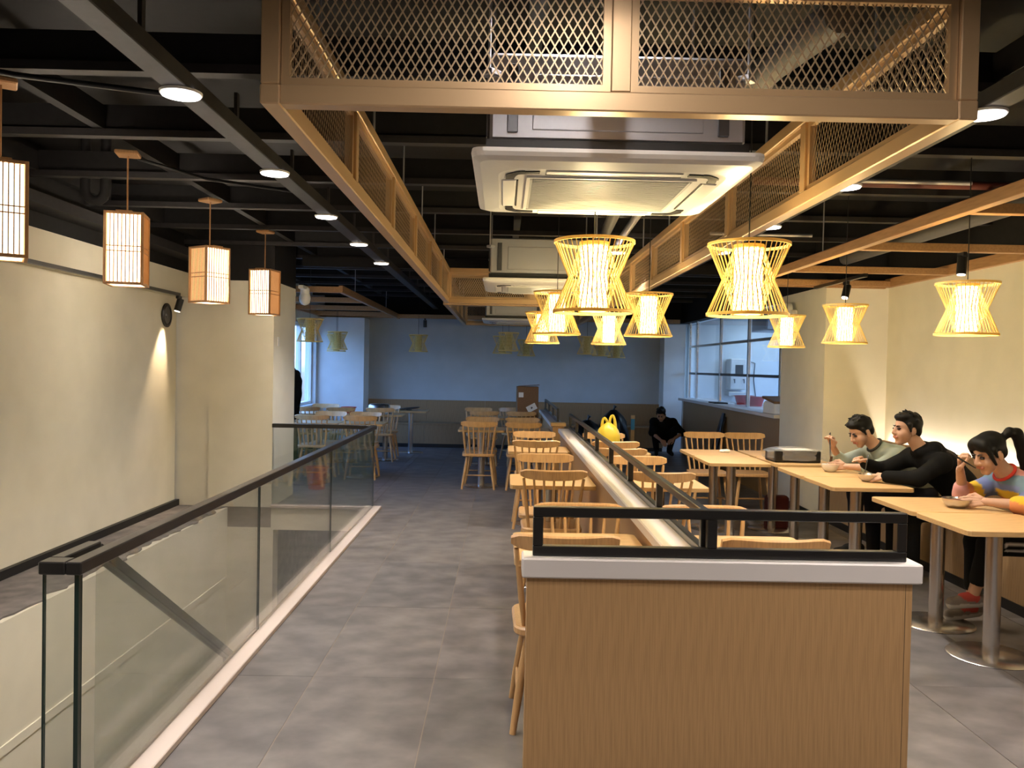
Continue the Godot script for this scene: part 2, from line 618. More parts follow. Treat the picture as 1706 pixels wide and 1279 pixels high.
func ceiling_and_services() -> void:
	var ce := struct_root("ceiling")
	part("slab", MB.new().span(Vector3(-3.7, TOP, BACK - 0.2), Vector3(6.5, TOP + 0.15, NEAR + 0.15)), M.black_paint, ce)
	for k in 20:   # joists across the room
		var z := 3.7 - k * 1.05
		if z < BACK + 0.2:
			break
		part("joist", MB.new().span(Vector3(-3.5, 2.80, z - 0.035), Vector3(3.98 if z > -8.5 else 3.45, 2.84, z + 0.035)), M.joist_paint, ce)
		part("joist_web", MB.new().span(Vector3(-3.5, 2.84, z - 0.008), Vector3(3.98 if z > -8.5 else 3.45, 2.98, z + 0.008)), M.black_paint, ce)
	for x in [-3.24, -2.28, 0.1, 2.15]:
		part("purlin", MB.new().span(Vector3(x - 0.03, 2.84, BACK), Vector3(x + 0.03, 2.97, NEAR)), M.black_paint, ce)
	for x in [-1.31, 1.94]:   # the channels that carry the downlights
		part("light_channel", MB.new().span(Vector3(x - 0.05, 2.63, -15.9), Vector3(x + 0.05, 2.70, NEAR), 0.004), M.joist_paint, ce)
		for k in 16:
			part("hanger", MB.new().span(Vector3(x - 0.008, 2.70, 1.2 - k * 1.05), Vector3(x + 0.008, 2.85, 1.23 - k * 1.05)), M.joist_paint, ce)
	part("side_beam", MB.new().span(Vector3(-3.42, 2.62, -8.9), Vector3(-3.22, 2.70, NEAR)), M.joist_paint, ce)
	# a dark bulkhead between lit hall and rear room
	part("cross_channel", MB.new().span(Vector3(-2.4, 2.70, -9.95), Vector3(3.3, 2.82, -9.85)), M.black_paint, ce)
	part("rear_soffit", MB.new().span(Vector3(-3.5, 2.46, BACK), Vector3(3.46, 2.52, BACK + 0.35)), M.black_paint, ce)

func pipes() -> void:
	var spec := [
		["sprinkler_pipe", [Vector3(1.5, 2.72, -5.05), Vector3(3.3, 2.72, -5.05)], 0.025, "red_pipe", "thin red sprinkler pipe running across above the lit downlights", "pipe"],
		["sprinkler_pipe", [Vector3(2.95, 2.66, -4.9), Vector3(2.95, 2.66, -8.3)], 0.035, "red_pipe", "red pipe running above the timber grid beside the cream wall", "pipe"],
		["drain_pipe", [Vector3(3.45, 2.72, -3.0), Vector3(3.45, 2.72, -8.4)], 0.06, "pipe_grey", "thick grey pipe along the top of the cream side wall", "pipe"],
		["conduit", [Vector3(1.85, 2.70, -4.9), Vector3(2.75, 2.70, -4.9)], 0.014, "galvanised", "short bright metal conduit above the nearest timber cross beam", "conduit"],
		["conduit", [Vector3(1.70, 2.70, -6.9), Vector3(2.55, 2.70, -6.9)], 0.014, "galvanised", "short bright metal conduit above the farther timber cross beam", "conduit"],
		["refrigerant_pipe", [Vector3(0.62, 2.5, -4.0), Vector3(0.72, 2.70, -4.6), Vector3(0.95, 2.73, -9.0)], 0.045, "pipe_grey", "insulated grey pipe sloping up behind the nearest air conditioner", "pipe"],
		["refrigerant_pipe", [Vector3(0.75, 2.5, -4.0), Vector3(0.92, 2.70, -4.7), Vector3(1.1, 2.74, -9.0)], 0.03, "galvanised", "slim silver pipe sloping up behind the nearest air conditioner", "pipe"],
		["air_duct_hose", [Vector3(0.98, 2.62, -2.45), Vector3(0.98, 2.70, -3.1), Vector3(0.9, 2.72, -4.5)], 0.06, "pipe_grey", "fat grey duct hose behind the front mesh panel", "duct"],
		["ceiling_cable", [Vector3(-3.0, 2.86, -3.05), Vector3(-2.6, 2.76, -3.2), Vector3(-2.0, 2.70, -3.4), Vector3(-1.36, 2.69, -3.6)], 0.012, "black_plastic", "black cable sagging from the first lantern to the light channel", "cable"],
		["ceiling_cable", [Vector3(-2.25, 2.78, -5.1), Vector3(-1.9, 2.71, -5.3), Vector3(-1.36, 2.68, -5.5)], 0.01, "black_plastic", "black cable sagging from the second lantern to the light channel", "cable"],
	]
	for s in spec:
		single(s[0], MB.new().tube(s[1], s[2], 10), M[s[3]], s[4], s[5])
	var p := [Vector3(-2.95, 2.82, -5.35)]
	for k in 9:
		var a := PI * k / 8.0
		p.append(Vector3(-2.85 - 0.07 * cos(a), 2.73 - 0.08 * sin(a), -5.8))
	p.append(Vector3(-2.78, 3.09, -5.8))
	p[0] = Vector3(-2.92, 3.09, -5.8)
	single("trap_pipe", MB.new().tube(p, 0.035, 10), M.black_paint, "black U-shaped drain trap hanging under the dark ceiling behind a lantern", "pipe")

# ---------------------------------------------------------------- glass railing round the stairwell
func railing() -> void:
	var x := -1.375
	var t := thing("glass_railing", "long glass balustrade with a black handrail along the stairwell", "railing", Vector3(x, 0, -2.7))
	var L := 6.2   # runs to z = -8.9
	part("kerb", MB.new().span(Vector3(-0.02, 0, -L - 0.03), Vector3(0.09, 0.03, 0.0), 0.004), M.kerb_paint, t)
	part("kerb", MB.new().span(Vector3(-1.085, 0, -L - 0.06), Vector3(-0.02, 0.03, -L + 0.06), 0.004), M.kerb_paint, t)
	var cuts := [0.02, 2.02, 4.0, L]
	for k in 3:
		var a: float = -cuts[k] - 0.002
		var b: float = -cuts[k + 1] + 0.002
		var p := part("pane", MB.new().span(Vector3(-0.006, 0.03, b), Vector3(0.006, 0.862, a)), M.rail_glass, t)
		part("glass_edge", MB.new().span(Vector3(-0.0062, 0.03, a - 0.002), Vector3(0.0062, 0.862, a)), M.glass_edge, p)
		part("glass_edge", MB.new().span(Vector3(-0.0062, 0.03, b), Vector3(0.0062, 0.862, b + 0.002)), M.glass_edge, p)
	part("pane", MB.new().span(Vector3(-1.08, 0.03, -L - 0.006), Vector3(-0.012, 0.862, -L + 0.006)), M.rail_glass, t)
	var ep := part("end_pane", MB.new().span(Vector3(-0.108, -0.25, -0.014), Vector3(-0.008, 0.862, -0.002)), M.rail_glass, t)
	part("glass_edge", MB.new().span(Vector3(-0.112, -0.25, -0.015), Vector3(-0.107, 0.862, -0.001)), M.glass_edge, ep)
	part("glass_edge", MB.new().span(Vector3(-0.008, 0.03, -0.018), Vector3(0.0065, 0.862, 0.0)), M.glass_edge, ep)
	# handrail: long run, the far return, the near U-turn
	part("handrail", MB.new().span(Vector3(-0.026, 0.858, -L - 0.03), Vector3(0.026, 0.90, 0.025), 0.004), M.rail_metal, t)
	part("handrail", MB.new().span(Vector3(-1.085, 0.858, -L - 0.03), Vector3(-0.027, 0.90, -L + 0.03), 0.004), M.rail_metal, t)
	part("handrail_end", MB.new().span(Vector3(-0.114, 0.858, -0.045), Vector3(-0.027, 0.90, 0.025), 0.004), M.rail_metal, t)
	part("handrail_stub", MB.new().span(Vector3(-0.114, 0.858, -0.30), Vector3(-0.065, 0.90, -0.046), 0.004), M.rail_metal, t)
	# the stair rail goes down beside the flight
	var s := thing("stair_railing", "black handrail and glass sloping down the stairs behind the balustrade", "railing", Vector3(x - 0.09, 0, -3.0))
	var slope := 0.61
	part("handrail", MB.new().bar(Vector3(0, 0.872, 0.0), Vector3(0, 0.872 - slope * 4.4, -4.4), 0.05, 0.042, Vector3.UP, 0.004), M.rail_metal, s)
	for k in 3:
		var z0 := -0.02 - k * 1.42
		var z1 := z0 - 1.41
		var y0 := 0.85 + slope * z0
		var y1 := 0.85 + slope * z1
		var pl := PackedVector2Array([Vector2(y0, z0), Vector2(y0 - 1.0, z0), Vector2(y1 - 1.0, z1), Vector2(y1, z1)])
		var g := part("pane", MB.new().prism(pl, -0.005, 0.005, Basis(Vector3.UP, Vector3.LEFT, Vector3.BACK)), M.rail_glass, s)
		part("glass_edge", MB.new().span(Vector3(-0.006, y1 - 0.98, z1), Vector3(0.006, y1 - 0.01, z1 + 0.005)), M.glass_edge, g)

# ---------------------------------------------------------------- low divider with black rail
func black_rail(t: Node3D, a: Vector3, b: Vector3, y0: float, y1: float, posts: Array, w := 0.035) -> void:
	# upright frame of square bar between a and b (both at y 0), posts at fractions
	var d := (b - a).normalized()
	part("top_rail", MB.new().bar(a + Vector3(0, y1 - w / 2, 0), b + Vector3(0, y1 - w / 2, 0), w, w, Vector3.UP, 0.003), M.black_metal, t)
	part("bottom_rail", MB.new().bar(a + Vector3(0, y0 + w / 2, 0), b + Vector3(0, y0 + w / 2, 0), w, w, Vector3.UP, 0.003), M.black_metal, t)
	for f in posts:
		var p := a.lerp(b, f)
		p += d * (w / 2 if f == 0.0 else (-w / 2 if f == 1.0 else 0.0))
		part("post", MB.new().bar(p + Vector3(0, y0 + w, 0), p + Vector3(0, y1 - w, 0), w, w, d, 0.003), M.black_metal, t)

func dividers() -> void:
	var t := thing("low_divider", "T-shaped low wood divider with white cap and black rail in the foreground", "divider", Vector3(0.74, 0, -3.12))
	part("end_panel", MB.new().span(Vector3(-0.635, 0, -0.055), Vector3(0.815, 0.775, 0.04), 0.002), M.panel_wood, t)
	part("end_cap", MB.new().span(Vector3(-0.655, 0.775, -0.075), Vector3(0.845, 0.85, 0.06), 0.006), M.cap_white, t)
	part("long_panel", MB.new().span(Vector3(-0.065, 0, -6.5), Vector3(0.075, 0.80, -0.056), 0.002), M.panel_wood, t)
	part("long_cap", MB.new().span(Vector3(-0.085, 0.80, -6.52), Vector3(0.095, 0.85, -0.076), 0.006), M.cap_white, t)
	part("panel_joint", MB.new().span(Vector3(0.788, 0, 0.0400), Vector3(0.7895, 0.775, 0.0406)), M.skirting, t)
	black_rail(t, Vector3(-0.615, 0, 0.0), Vector3(0.80, 0, 0.0), 0.85, 1.035, [0.0, 0.478, 1.0], 0.038)
	black_rail(t, Vector3(0.045, 0, -0.03), Vector3(0.045, 0, -6.45), 0.85, 1.03, [0.0, 0.145, 0.29, 0.43, 0.57, 0.715, 0.86, 1.0], 0.032)
	var u := thing("low_divider", "short farther divider with blue-lit white cap behind the front one", "divider", Vector3(0.70, 0, -10.3))
	part("long_panel", MB.new().span(Vector3(-0.07, 0, -3.6), Vector3(0.07, 0.80, -0.12), 0.002), M.panel_wood, u)
	part("long_cap", MB.new().span(Vector3(-0.085, 0.80, -3.62), Vector3(0.085, 0.85, -0.13), 0.006), M.cap_white, u)
	part("end_post", MB.new().span(Vector3(-0.07, 0, -0.119), Vector3(0.07, 0.83, 0.02), 0.002), M.panel_wood, u)
	part("post_cap", MB.new().span(Vector3(-0.095, 0.83, -0.125), Vector3(0.095, 0.875, 0.045), 0.004), M.table_wood, u)
	black_rail(u, Vector3(0.02, 0, -0.4), Vector3(0.02, 0, -3.55), 0.85, 1.03, [0.0, 0.33, 0.66, 1.0], 0.032)

# ---------------------------------------------------------------- ceiling mesh frames
func strands(w: float, h: float, px: float, py: float, th: float) -> MB:   # expanded metal in the x,y plane
	var mb := MB.new()
	var k := px / py
	for fam in [1.0, -1.0]:
		var x0 := -h * k
		var xx: float = x0
		while xx < w + h * k:
			# line x = xx + fam * k * y  (fam 1) or x = xx - k*y
			var ya := 0.0
			var yb := h
			var f := func(y: float) -> float: return xx + fam * k * y
			if fam > 0:
				ya = maxf(0.0, (0.0 - xx) / k)
				yb = minf(h, (w - xx) / k)
			else:
				ya = maxf(0.0, (xx - w) / k)
				yb = minf(h, xx / k)
			if yb - ya > 0.004:
				var a := Vector3(f.call(ya), ya, 0.001 * fam)
				var b := Vector3(f.call(yb), yb, 0.001 * fam)
				var d := (b - a).normalized()
				var s := Vector3(-d.y, d.x, 0) * th * 0.5
				var z := Vector3(0, 0, th * 0.35)
				mb.quad(a - s + z, a + s + z, b + s + z, b - s + z)
				mb.quad(a + s - z, a - s - z, b - s - z, b + s - z)
				mb.quad(a + s + z, a + s - z, b + s - z, b + s + z)
				mb.quad(a - s - z, a - s + z, b - s + z, b - s - z)
			xx += px
	return mb

var mesh_cache := {}
func mesh_panel(t: Node3D, at: Vector3, turn: float, w: float, h: float) -> void:
	var key := "%.3f %.3f %.1f" % [w, h, turn]
	if not mesh_cache.has(key):
		mesh_cache[key] = [strands(w, h, 0.025 if turn == 0.0 else 0.03, 0.043 if turn == 0.0 else 0.052, 0.0038 if turn == 0.0 else 0.0018).mesh(), frame_ring(w, h, 0.022, 0.012).mesh()]
	var p := part("mesh_panel", mesh_cache[key][0], M.gold_mesh, t, true)
	p.transform = Transform3D(Basis(Vector3.UP, turn), at)
	part("panel_border", mesh_cache[key][1], M.gold_paint, p)

func frame_ring(w: float, h: float, b: float, d: float) -> MB:
	var mb := MB.new()
	mb.span(Vector3(0, 0, -d), Vector3(w, b, d))
	mb.span(Vector3(0, h - b, -d), Vector3(w, h, d))
	mb.span(Vector3(0, b, -d), Vector3(b, h - b, d))
	mb.span(Vector3(w - b, b, -d), Vector3(w, h - b, d))
	return mb

func canopy_frame(label: String, x0: float, x1: float, d0: float, bays: int, bay: float, y0: float, y1: float) -> void:
	var t := thing("ceiling_mesh_frame", label, "ceiling frame", Vector3((x0 + x1) / 2, y0, -d0))
	var w := (x1 - x0) / 2
	var s := 0.055
	var h := y1 - y0
	var L := bays * bay
	for y in [0.0, h - s]:
		for x in [-w, w - s]:
			part("side_rail", MB.new().span(Vector3(x, y, -L), Vector3(x + s, y + s, 0), 0.004), M.gold_paint, t)
		for z in [0.0, -L + s]:
			part("end_rail", MB.new().span(Vector3(-w + s, y, z - s), Vector3(w - s, y + s, z), 0.004), M.gold_paint, t)
	for k in bays + 1:
		for x in [-w, w - s]:
			var z := -k * bay if k < bays else -L + s
			part("post", MB.new().span(Vector3(x + 0.002, s, z - s), Vector3(x + s - 0.002, h - s, z), 0.003), M.gold_paint, t)
	for z in [0.0, -L + s]:
		part("post", MB.new().span(Vector3(-s / 2, s, z - s), Vector3(s / 2, h - s, z - 0.002), 0.003), M.gold_paint, t)
	var hh := h - 2 * s
	for k in bays:
		for x in [-w + s / 2, w - s / 2]:
			mesh_panel(t, Vector3(x, s, -k * bay - s), PI / 2, bay - s if k < bays - 1 else bay - s, hh)
	for z in [-s / 2, -L + s / 2]:
		mesh_panel(t, Vector3(-w + s, s, z), 0.0, w - 1.5 * s, hh)
		mesh_panel(t, Vector3(s / 2, s, z), 0.0, w - 1.5 * s, hh)
	for k in bays:
		for x in [-w + s / 2, w - s / 2]:
			part("hanger_rod", MB.new().tube([Vector3(x, h, -k * bay - 0.6), Vector3(x, TOP - y0, -k * bay - 0.6)], 0.006, 6), M.galvanised, t)

# ---------------------------------------------------------------- cassette air conditioners
var ac_proto: Node3D
func air_conditioner(label: String, at: Vector3) -> void:
	if ac_proto:
		copy_of(ac_proto, label, at, 0.0, "cassette air conditioners inside the mesh frame")
		return
	var t := thing("air_conditioner", label, "air conditioner", at, 0.0, "cassette air conditioners inside the mesh frame")
	t.set_meta("base_name", "air_conditioner")
	ac_proto = t
	# rounded panel with a shallow dished underside, built as stacked rounded rings
	var rings := [[0.80, 0.055, 0.04], [0.95, 0.048, 0.035], [0.955, 0.035, 0.04], [0.945, 0.022, 0.04], [0.90, 0.012, 0.05], [0.78, 0.0, 0.10]]
	var mb := MB.new()
	var loops := []
	for r in rings:
		var l := []
		for p in rrect(r[0], r[0], r[2], 5):
			l.append(Vector3(p.x, r[1], p.y))
		loops.append(l)
	for k in loops.size() - 1:
		var m: int = loops[k].size()
		for j in m:
			mb.quad(loops[k][j], loops[k][(j + 1) % m], loops[k + 1][(j + 1) % m], loops[k + 1][j])
	var lb: Array = loops[loops.size() - 1]
	var lt: Array = loops[0]
	for j in lb.size():
		mb.tri(Vector3(0, 0, 0), lb[j], lb[(j + 1) % lb.size()])
		mb.tri(Vector3(0, 0.055, 0), lt[(j + 1) % lt.size()], lt[j])
	part("panel", mb, M.white_plastic, t)
	# intake grille in the middle
	var gr := part("intake_grille", MB.new().prism(rrect(0.56, 0.56, 0.03, 3), -0.006, 0.002), M.grille_plastic, t)
	part("grille_frame", grille_border(0.585, 0.56, 0.007), M.white_plastic, gr)
	for k in 26:
		part("grille_slat", MB.new().span(Vector3(-0.27, -0.009, -0.26 + k * 0.0208), Vector3(0.27, -0.005, -0.252 + k * 0.0208)), M.grille_plastic, gr)
	# four vanes with dark slots round the grille
	for q in 4:
		var bs := Basis(Vector3.UP, PI / 2 * q)
		var slot := MB.new()
		for e in [-1.0, 1.0]:
			var pl := PackedVector2Array()
			for k in 9:   # hooked ends of the outlet slot
				var a := PI / 2 * k / 8.0
				pl.append(Vector2(e * (0.25 + 0.09 * sin(a)), 0.335 + 0.035 * cos(a) - 0.035))
			for k in 9:
				var a := PI / 2 * (8 - k) / 8.0
				pl.append(Vector2(e * (0.25 + 0.115 * sin(a)), 0.335 + 0.065 * cos(a) - 0.035))
			slot.prism(pl, -0.004, 0.004, bs)
		part("outlet_slot", slot, M.black_plastic, t)
		part("vane", MB.new().box(bs * Vector3(0, 0.001, 0.352), Vector3(0.46, 0.010, 0.05), 0.003, bs * Basis(Vector3.RIGHT, 0.05)), M.white_plastic, t)
		part("vane_gap", MB.new().box(bs * Vector3(0, -0.001, 0.323), Vector3(0.46, 0.004, 0.006), 0.0, bs), M.black_plastic, t)
	part("gasket", MB.new().span(Vector3(-0.43, 0.055, -0.43), Vector3(0.43, 0.085, 0.43)), M.black_plastic, t)
	var body := part("body", MB.new().span(Vector3(-0.42, 0.085, -0.42), Vector3(0.42, 0.37, 0.42), 0.01), M.galvanised, t)
	for q in 4:
		var bs := Basis(Vector3.UP, PI / 2 * q)
		part("side_plate", MB.new().box(bs * Vector3(0, 0.21, 0.422), Vector3(0.56, 0.18, 0.006), 0.002, bs), M.galvanised, body)
		part("hinge_plate", MB.new().box(bs * Vector3(0.345, 0.22, 0.426), Vector3(0.035, 0.22, 0.012), 0.002, bs), M.dark_steel, body)
		part("hinge_plate", MB.new().box(bs * Vector3(-0.345, 0.22, 0.426), Vector3(0.035, 0.22, 0.012), 0.002, bs), M.dark_steel, body)
		var a := PI / 4 + PI / 2 * q
		var p := Vector3(cos(a) * 0.60, 0, sin(a) * 0.60)
		part("hanger_rod", MB.new().tube([p + Vector3(0, 0.30, 0), p + Vector3(0, TOP - at.y, 0)], 0.006, 6), M.galvanised, t)
		part("hanger_lug", MB.new().box(p * 0.985 + Vector3(0, 0.30, 0), Vector3(0.05, 0.02, 0.05), 0.003, Basis(Vector3.UP, -a)), M.galvanised, t)

func grille_border(w: float, inner: float, d: float) -> MB:
	return frame_flat(w, inner, -d, 0.0)

func frame_flat(w: float, inner: float, y0: float, y1: float) -> MB:
	var b := (w - inner) / 2
	var mb := MB.new()
	for q in 4:
		mb.box(Basis(Vector3.UP, PI / 2 * q) * Vector3(0, (y0 + y1) / 2, inner / 2 + b / 2), Vector3(w if q % 2 == 0 else inner, y1 - y0, b), 0.0, Basis(Vector3.UP, PI / 2 * q))
	return mb

# ---------------------------------------------------------------- lamps
func downlight(label: String, at: Vector3, wide := false) -> void:
	var t := thing("downlight", label, "downlight", at, 0.0, "round recessed downlights")
	part("lamp_ring", MB.new().lathe([Vector2(0.074, -0.010), Vector2(0.081, -0.009), Vector2(0.083, 0.0), Vector2(0.06, 0.004)], 28), M.white_plastic, t)
	part("lamp_disc", MB.new().lathe([Vector2(0.0, -0.016), Vector2(0.074, -0.015), Vector2(0.077, 0.0)], 28), M.lamp_disc, t)
	spot(Vector3(0, -0.02, 0), Vector3.DOWN, DOWNLIGHT, 88.0 if wide else 60.0, 0.06, Color(1.0, 0.965, 0.94), t)

var pendant_parts := {}
func pendant(label: String, at: Vector3, lit: bool, top: float, group: String) -> void:
	var t := thing("rattan_pendant", label, "pendant lamp", at, 0.0, group)
	if pendant_parts.is_empty():
		var R := 0.166
		var W := 0.105
		var H := 0.145
		for s in [1.0, -1.0]:
			var rim := MB.new().lathe([Vector2(R - 0.005, -0.006), Vector2(R + 0.003, -0.006), Vector2(R + 0.003, 0.006), Vector2(R - 0.005, 0.006), Vector2(R - 0.005, -0.006)], 40, Vector3(0, s * H, 0), Basis(), false)
			pendant_parts["rim%d" % int(s)] = rim.mesh()
			var ring := MB.new().lathe([Vector2(0.055, -0.007), Vector2(0.063, -0.007), Vector2(0.063, 0.007), Vector2(0.055, 0.007), Vector2(0.055, -0.007)], 28, Vector3(0, s * (H - 0.008), 0), Basis(), false)
			pendant_parts["ring%d" % int(s)] = ring.mesh()
			var ribs := MB.new()
			for k in 44:
				var a := TAU * k / 44.0
				var u := Vector3(cos(a), 0, sin(a))
				ribs.tube([u * R + Vector3(0, s * H, 0), u * W], 0.0022, 5, false)
			pendant_parts["ribs%d" % int(s)] = ribs.mesh()
		var lat := MB.new()
		for k in 30:
			for tw in [0.32, -0.32]:
				var a := TAU * k / 30.0
				var p := []
				for e in [1.0, 0.0, -1.0]:
					var b: float = a + tw * e
					var r: float = W if e == 0.0 else 0.06
					p.append(Vector3(cos(b) * r, e * (H - 0.01), sin(b) * r))
				lat.tube(p, 0.0013, 4, false)
		pendant_parts["lattice"] = lat.mesh()
		pendant_parts["shade"] = MB.new().lathe([Vector2(0.054, -0.128), Vector2(0.057, -0.124), Vector2(0.057, 0.124), Vector2(0.054, 0.128)], 28).mesh()
	part("rim", pendant_parts["rim1"], M.bamboo, t)
	part("rim", pendant_parts["rim-1"], M.bamboo, t)
	part("rib_cage", pendant_parts["ribs1"], M.bamboo, t, true)
	part("rib_cage", pendant_parts["ribs-1"], M.bamboo, t, true)
	part("woven_lattice", pendant_parts["lattice"], M.woven_bamboo, t, true)
	part("inner_ring", pendant_parts["ring1"], M.bamboo, t)
	part("inner_ring", pendant_parts["ring-1"], M.bamboo, t)
	part("lamp_shade", pendant_parts["shade"], M.pendant_glow if lit else M.unlit_shade, t)
	part("cross_bar", MB.new().span(Vector3(-0.055, 0.130, -0.004), Vector3(0.055, 0.136, 0.004)), M.black_metal, t)
	part("cord", MB.new().tube([Vector3(0, 0.13, 0), Vector3(0, top - at.y - 0.02, 0)], 0.003, 6, false), M.black_plastic, t)
	part("canopy", MB.new().lathe([Vector2(0.0, -0.03), Vector2(0.045, -0.028), Vector2(0.05, -0.02), Vector2(0.05, 0.0), Vector2(0.0, 0.0)], 20, Vector3(0, top - at.y, 0)), M.black_plastic, t)
	if lit:
		bulb(Vector3.ZERO, PENDANT, 0.05, Color(1.0, 0.91, 0.69), t)

func lantern(label: String, at: Vector3, yaw: float) -> void:
	# square wood lantern: two faces of sparse slats over bright paper, two of close slats; at = middle of the box
	var t := thing("wood_lantern", label, "lantern", at, yaw, "square wood lanterns over the stairs")
	var a := 0.11
	var h := 0.215
	var f := 0.016
	for sx in [-1.0, 1.0]:
		for sz in [-1.0, 1.0]:
			part("corner_post", MB.new().box(Vector3(sx * (a - f / 2), 0, sz * (a - f / 2)), Vector3(f, h * 2, f), 0.002), M.lantern_wood, t)
	for y in [h - f / 2, -h + f / 2]:
		for s in [-1.0, 1.0]:
			part("frame_rail", MB.new().box(Vector3(0, y, s * (a - f / 2)), Vector3(2 * a - 2 * f, f, f), 0.002), M.lantern_wood, t)
			part("frame_rail", MB.new().box(Vector3(s * (a - f / 2), y, 0), Vector3(f, f, 2 * a - 2 * f), 0.002), M.lantern_wood, t)
	part("top_board", MB.new().box(Vector3(0, h + 0.004, 0), Vector3(0.09, 0.008, 2 * a - 0.01), 0.002), M.lantern_wood, t)
	var pp := part("lamp_paper", MB.new().span(Vector3(-a + 0.022, -h + 0.005, -a + 0.014), Vector3(a - 0.022, h - 0.012, a - 0.014)), M.lantern_glow, t)
	pp.set_meta("label", "glowing white paper")
	for s in [-1.0, 1.0]:
		part("lamp_paper_side", MB.new().box(Vector3(s * (a - 0.018), 0, 0), Vector3(0.004, 2 * h - 0.03, 2 * a - 0.03)), M.lantern_glow_dim, t)
	for s in [-1.0, 1.0]:
		var sl := MB.new()
		for k in 8:
			sl.box(Vector3(-a + f + (k + 0.9) * (2 * a - 2 * f) / 8.8, 0, s * (a - 0.008)), Vector3(0.005, 2 * h - 2 * f, 0.005))
		part("slat_screen", sl, M.lantern_wood, t, true)
		for y in [0.012, -0.018]:
			part("cross_slat", MB.new().box(Vector3(0, y, s * (a - 0.007)), Vector3(2 * a - 2 * f, 0.005, 0.006)), M.lantern_wood, t)
		var sd := MB.new()
		for k in 14:
			sd.box(Vector3(s * (a - 0.009), 0, -a + f + (k + 0.7) * (2 * a - 2 * f) / 14.4), Vector3(0.004, 2 * h - 2 * f, 0.004))
		part("slat_screen", sd, M.lantern_wood, t, true)
		for y in [0.012, -0.018]:
			part("cross_slat", MB.new().box(Vector3(s * (a - 0.006), y, 0), Vector3(0.006, 0.006, 2 * a - 2 * f)), M.lantern_wood, t)
	part("stem", MB.new().tube([Vector3(0, h, 0), Vector3(0, 2.78 - at.y, 0)], 0.005, 8, false), M.lantern_wood, t)
	part("canopy", MB.new().box(Vector3(0, 2.79 - at.y, 0), Vector3(0.13, 0.025, 0.13), 0.006), M.lantern_wood, t)
	bulb(Vector3(0, 0, 0), LANTERN, 0.06, Color(1.0, 0.94, 0.85), t)

func track_spot(label: String, at: Vector3, aim: Vector3, energy: float, angle: float, lit: bool) -> void:
	var t := thing("track_spotlight", label, "spotlight", at, 0.0, "black track spotlights")
	part("adapter", MB.new().box(Vector3(0, -0.015, 0), Vector3(0.03, 0.03, 0.09), 0.003), M.black_plastic, t)
	part("arm", MB.new().tube([Vector3(0, -0.03, 0), Vector3(0, -0.07, 0)], 0.008, 8), M.black_plastic, t)
	var d := aim.normalized()
	var c := Vector3(0, -0.10, 0)
	part("lamp_head", MB.new().tube([c - d * 0.07, c + d * 0.06], 0.034, 16), M.black_plastic, t)
	part("lamp_lens", MB.new().tube([c + d * 0.060, c + d * 0.064], 0.028, 16), M.spot_glow if lit else M.black_plastic, t)
	if lit:
		spot(c + d * 0.075, d, energy, angle, 0.02, Color(1.0, 0.88, 0.72), t)

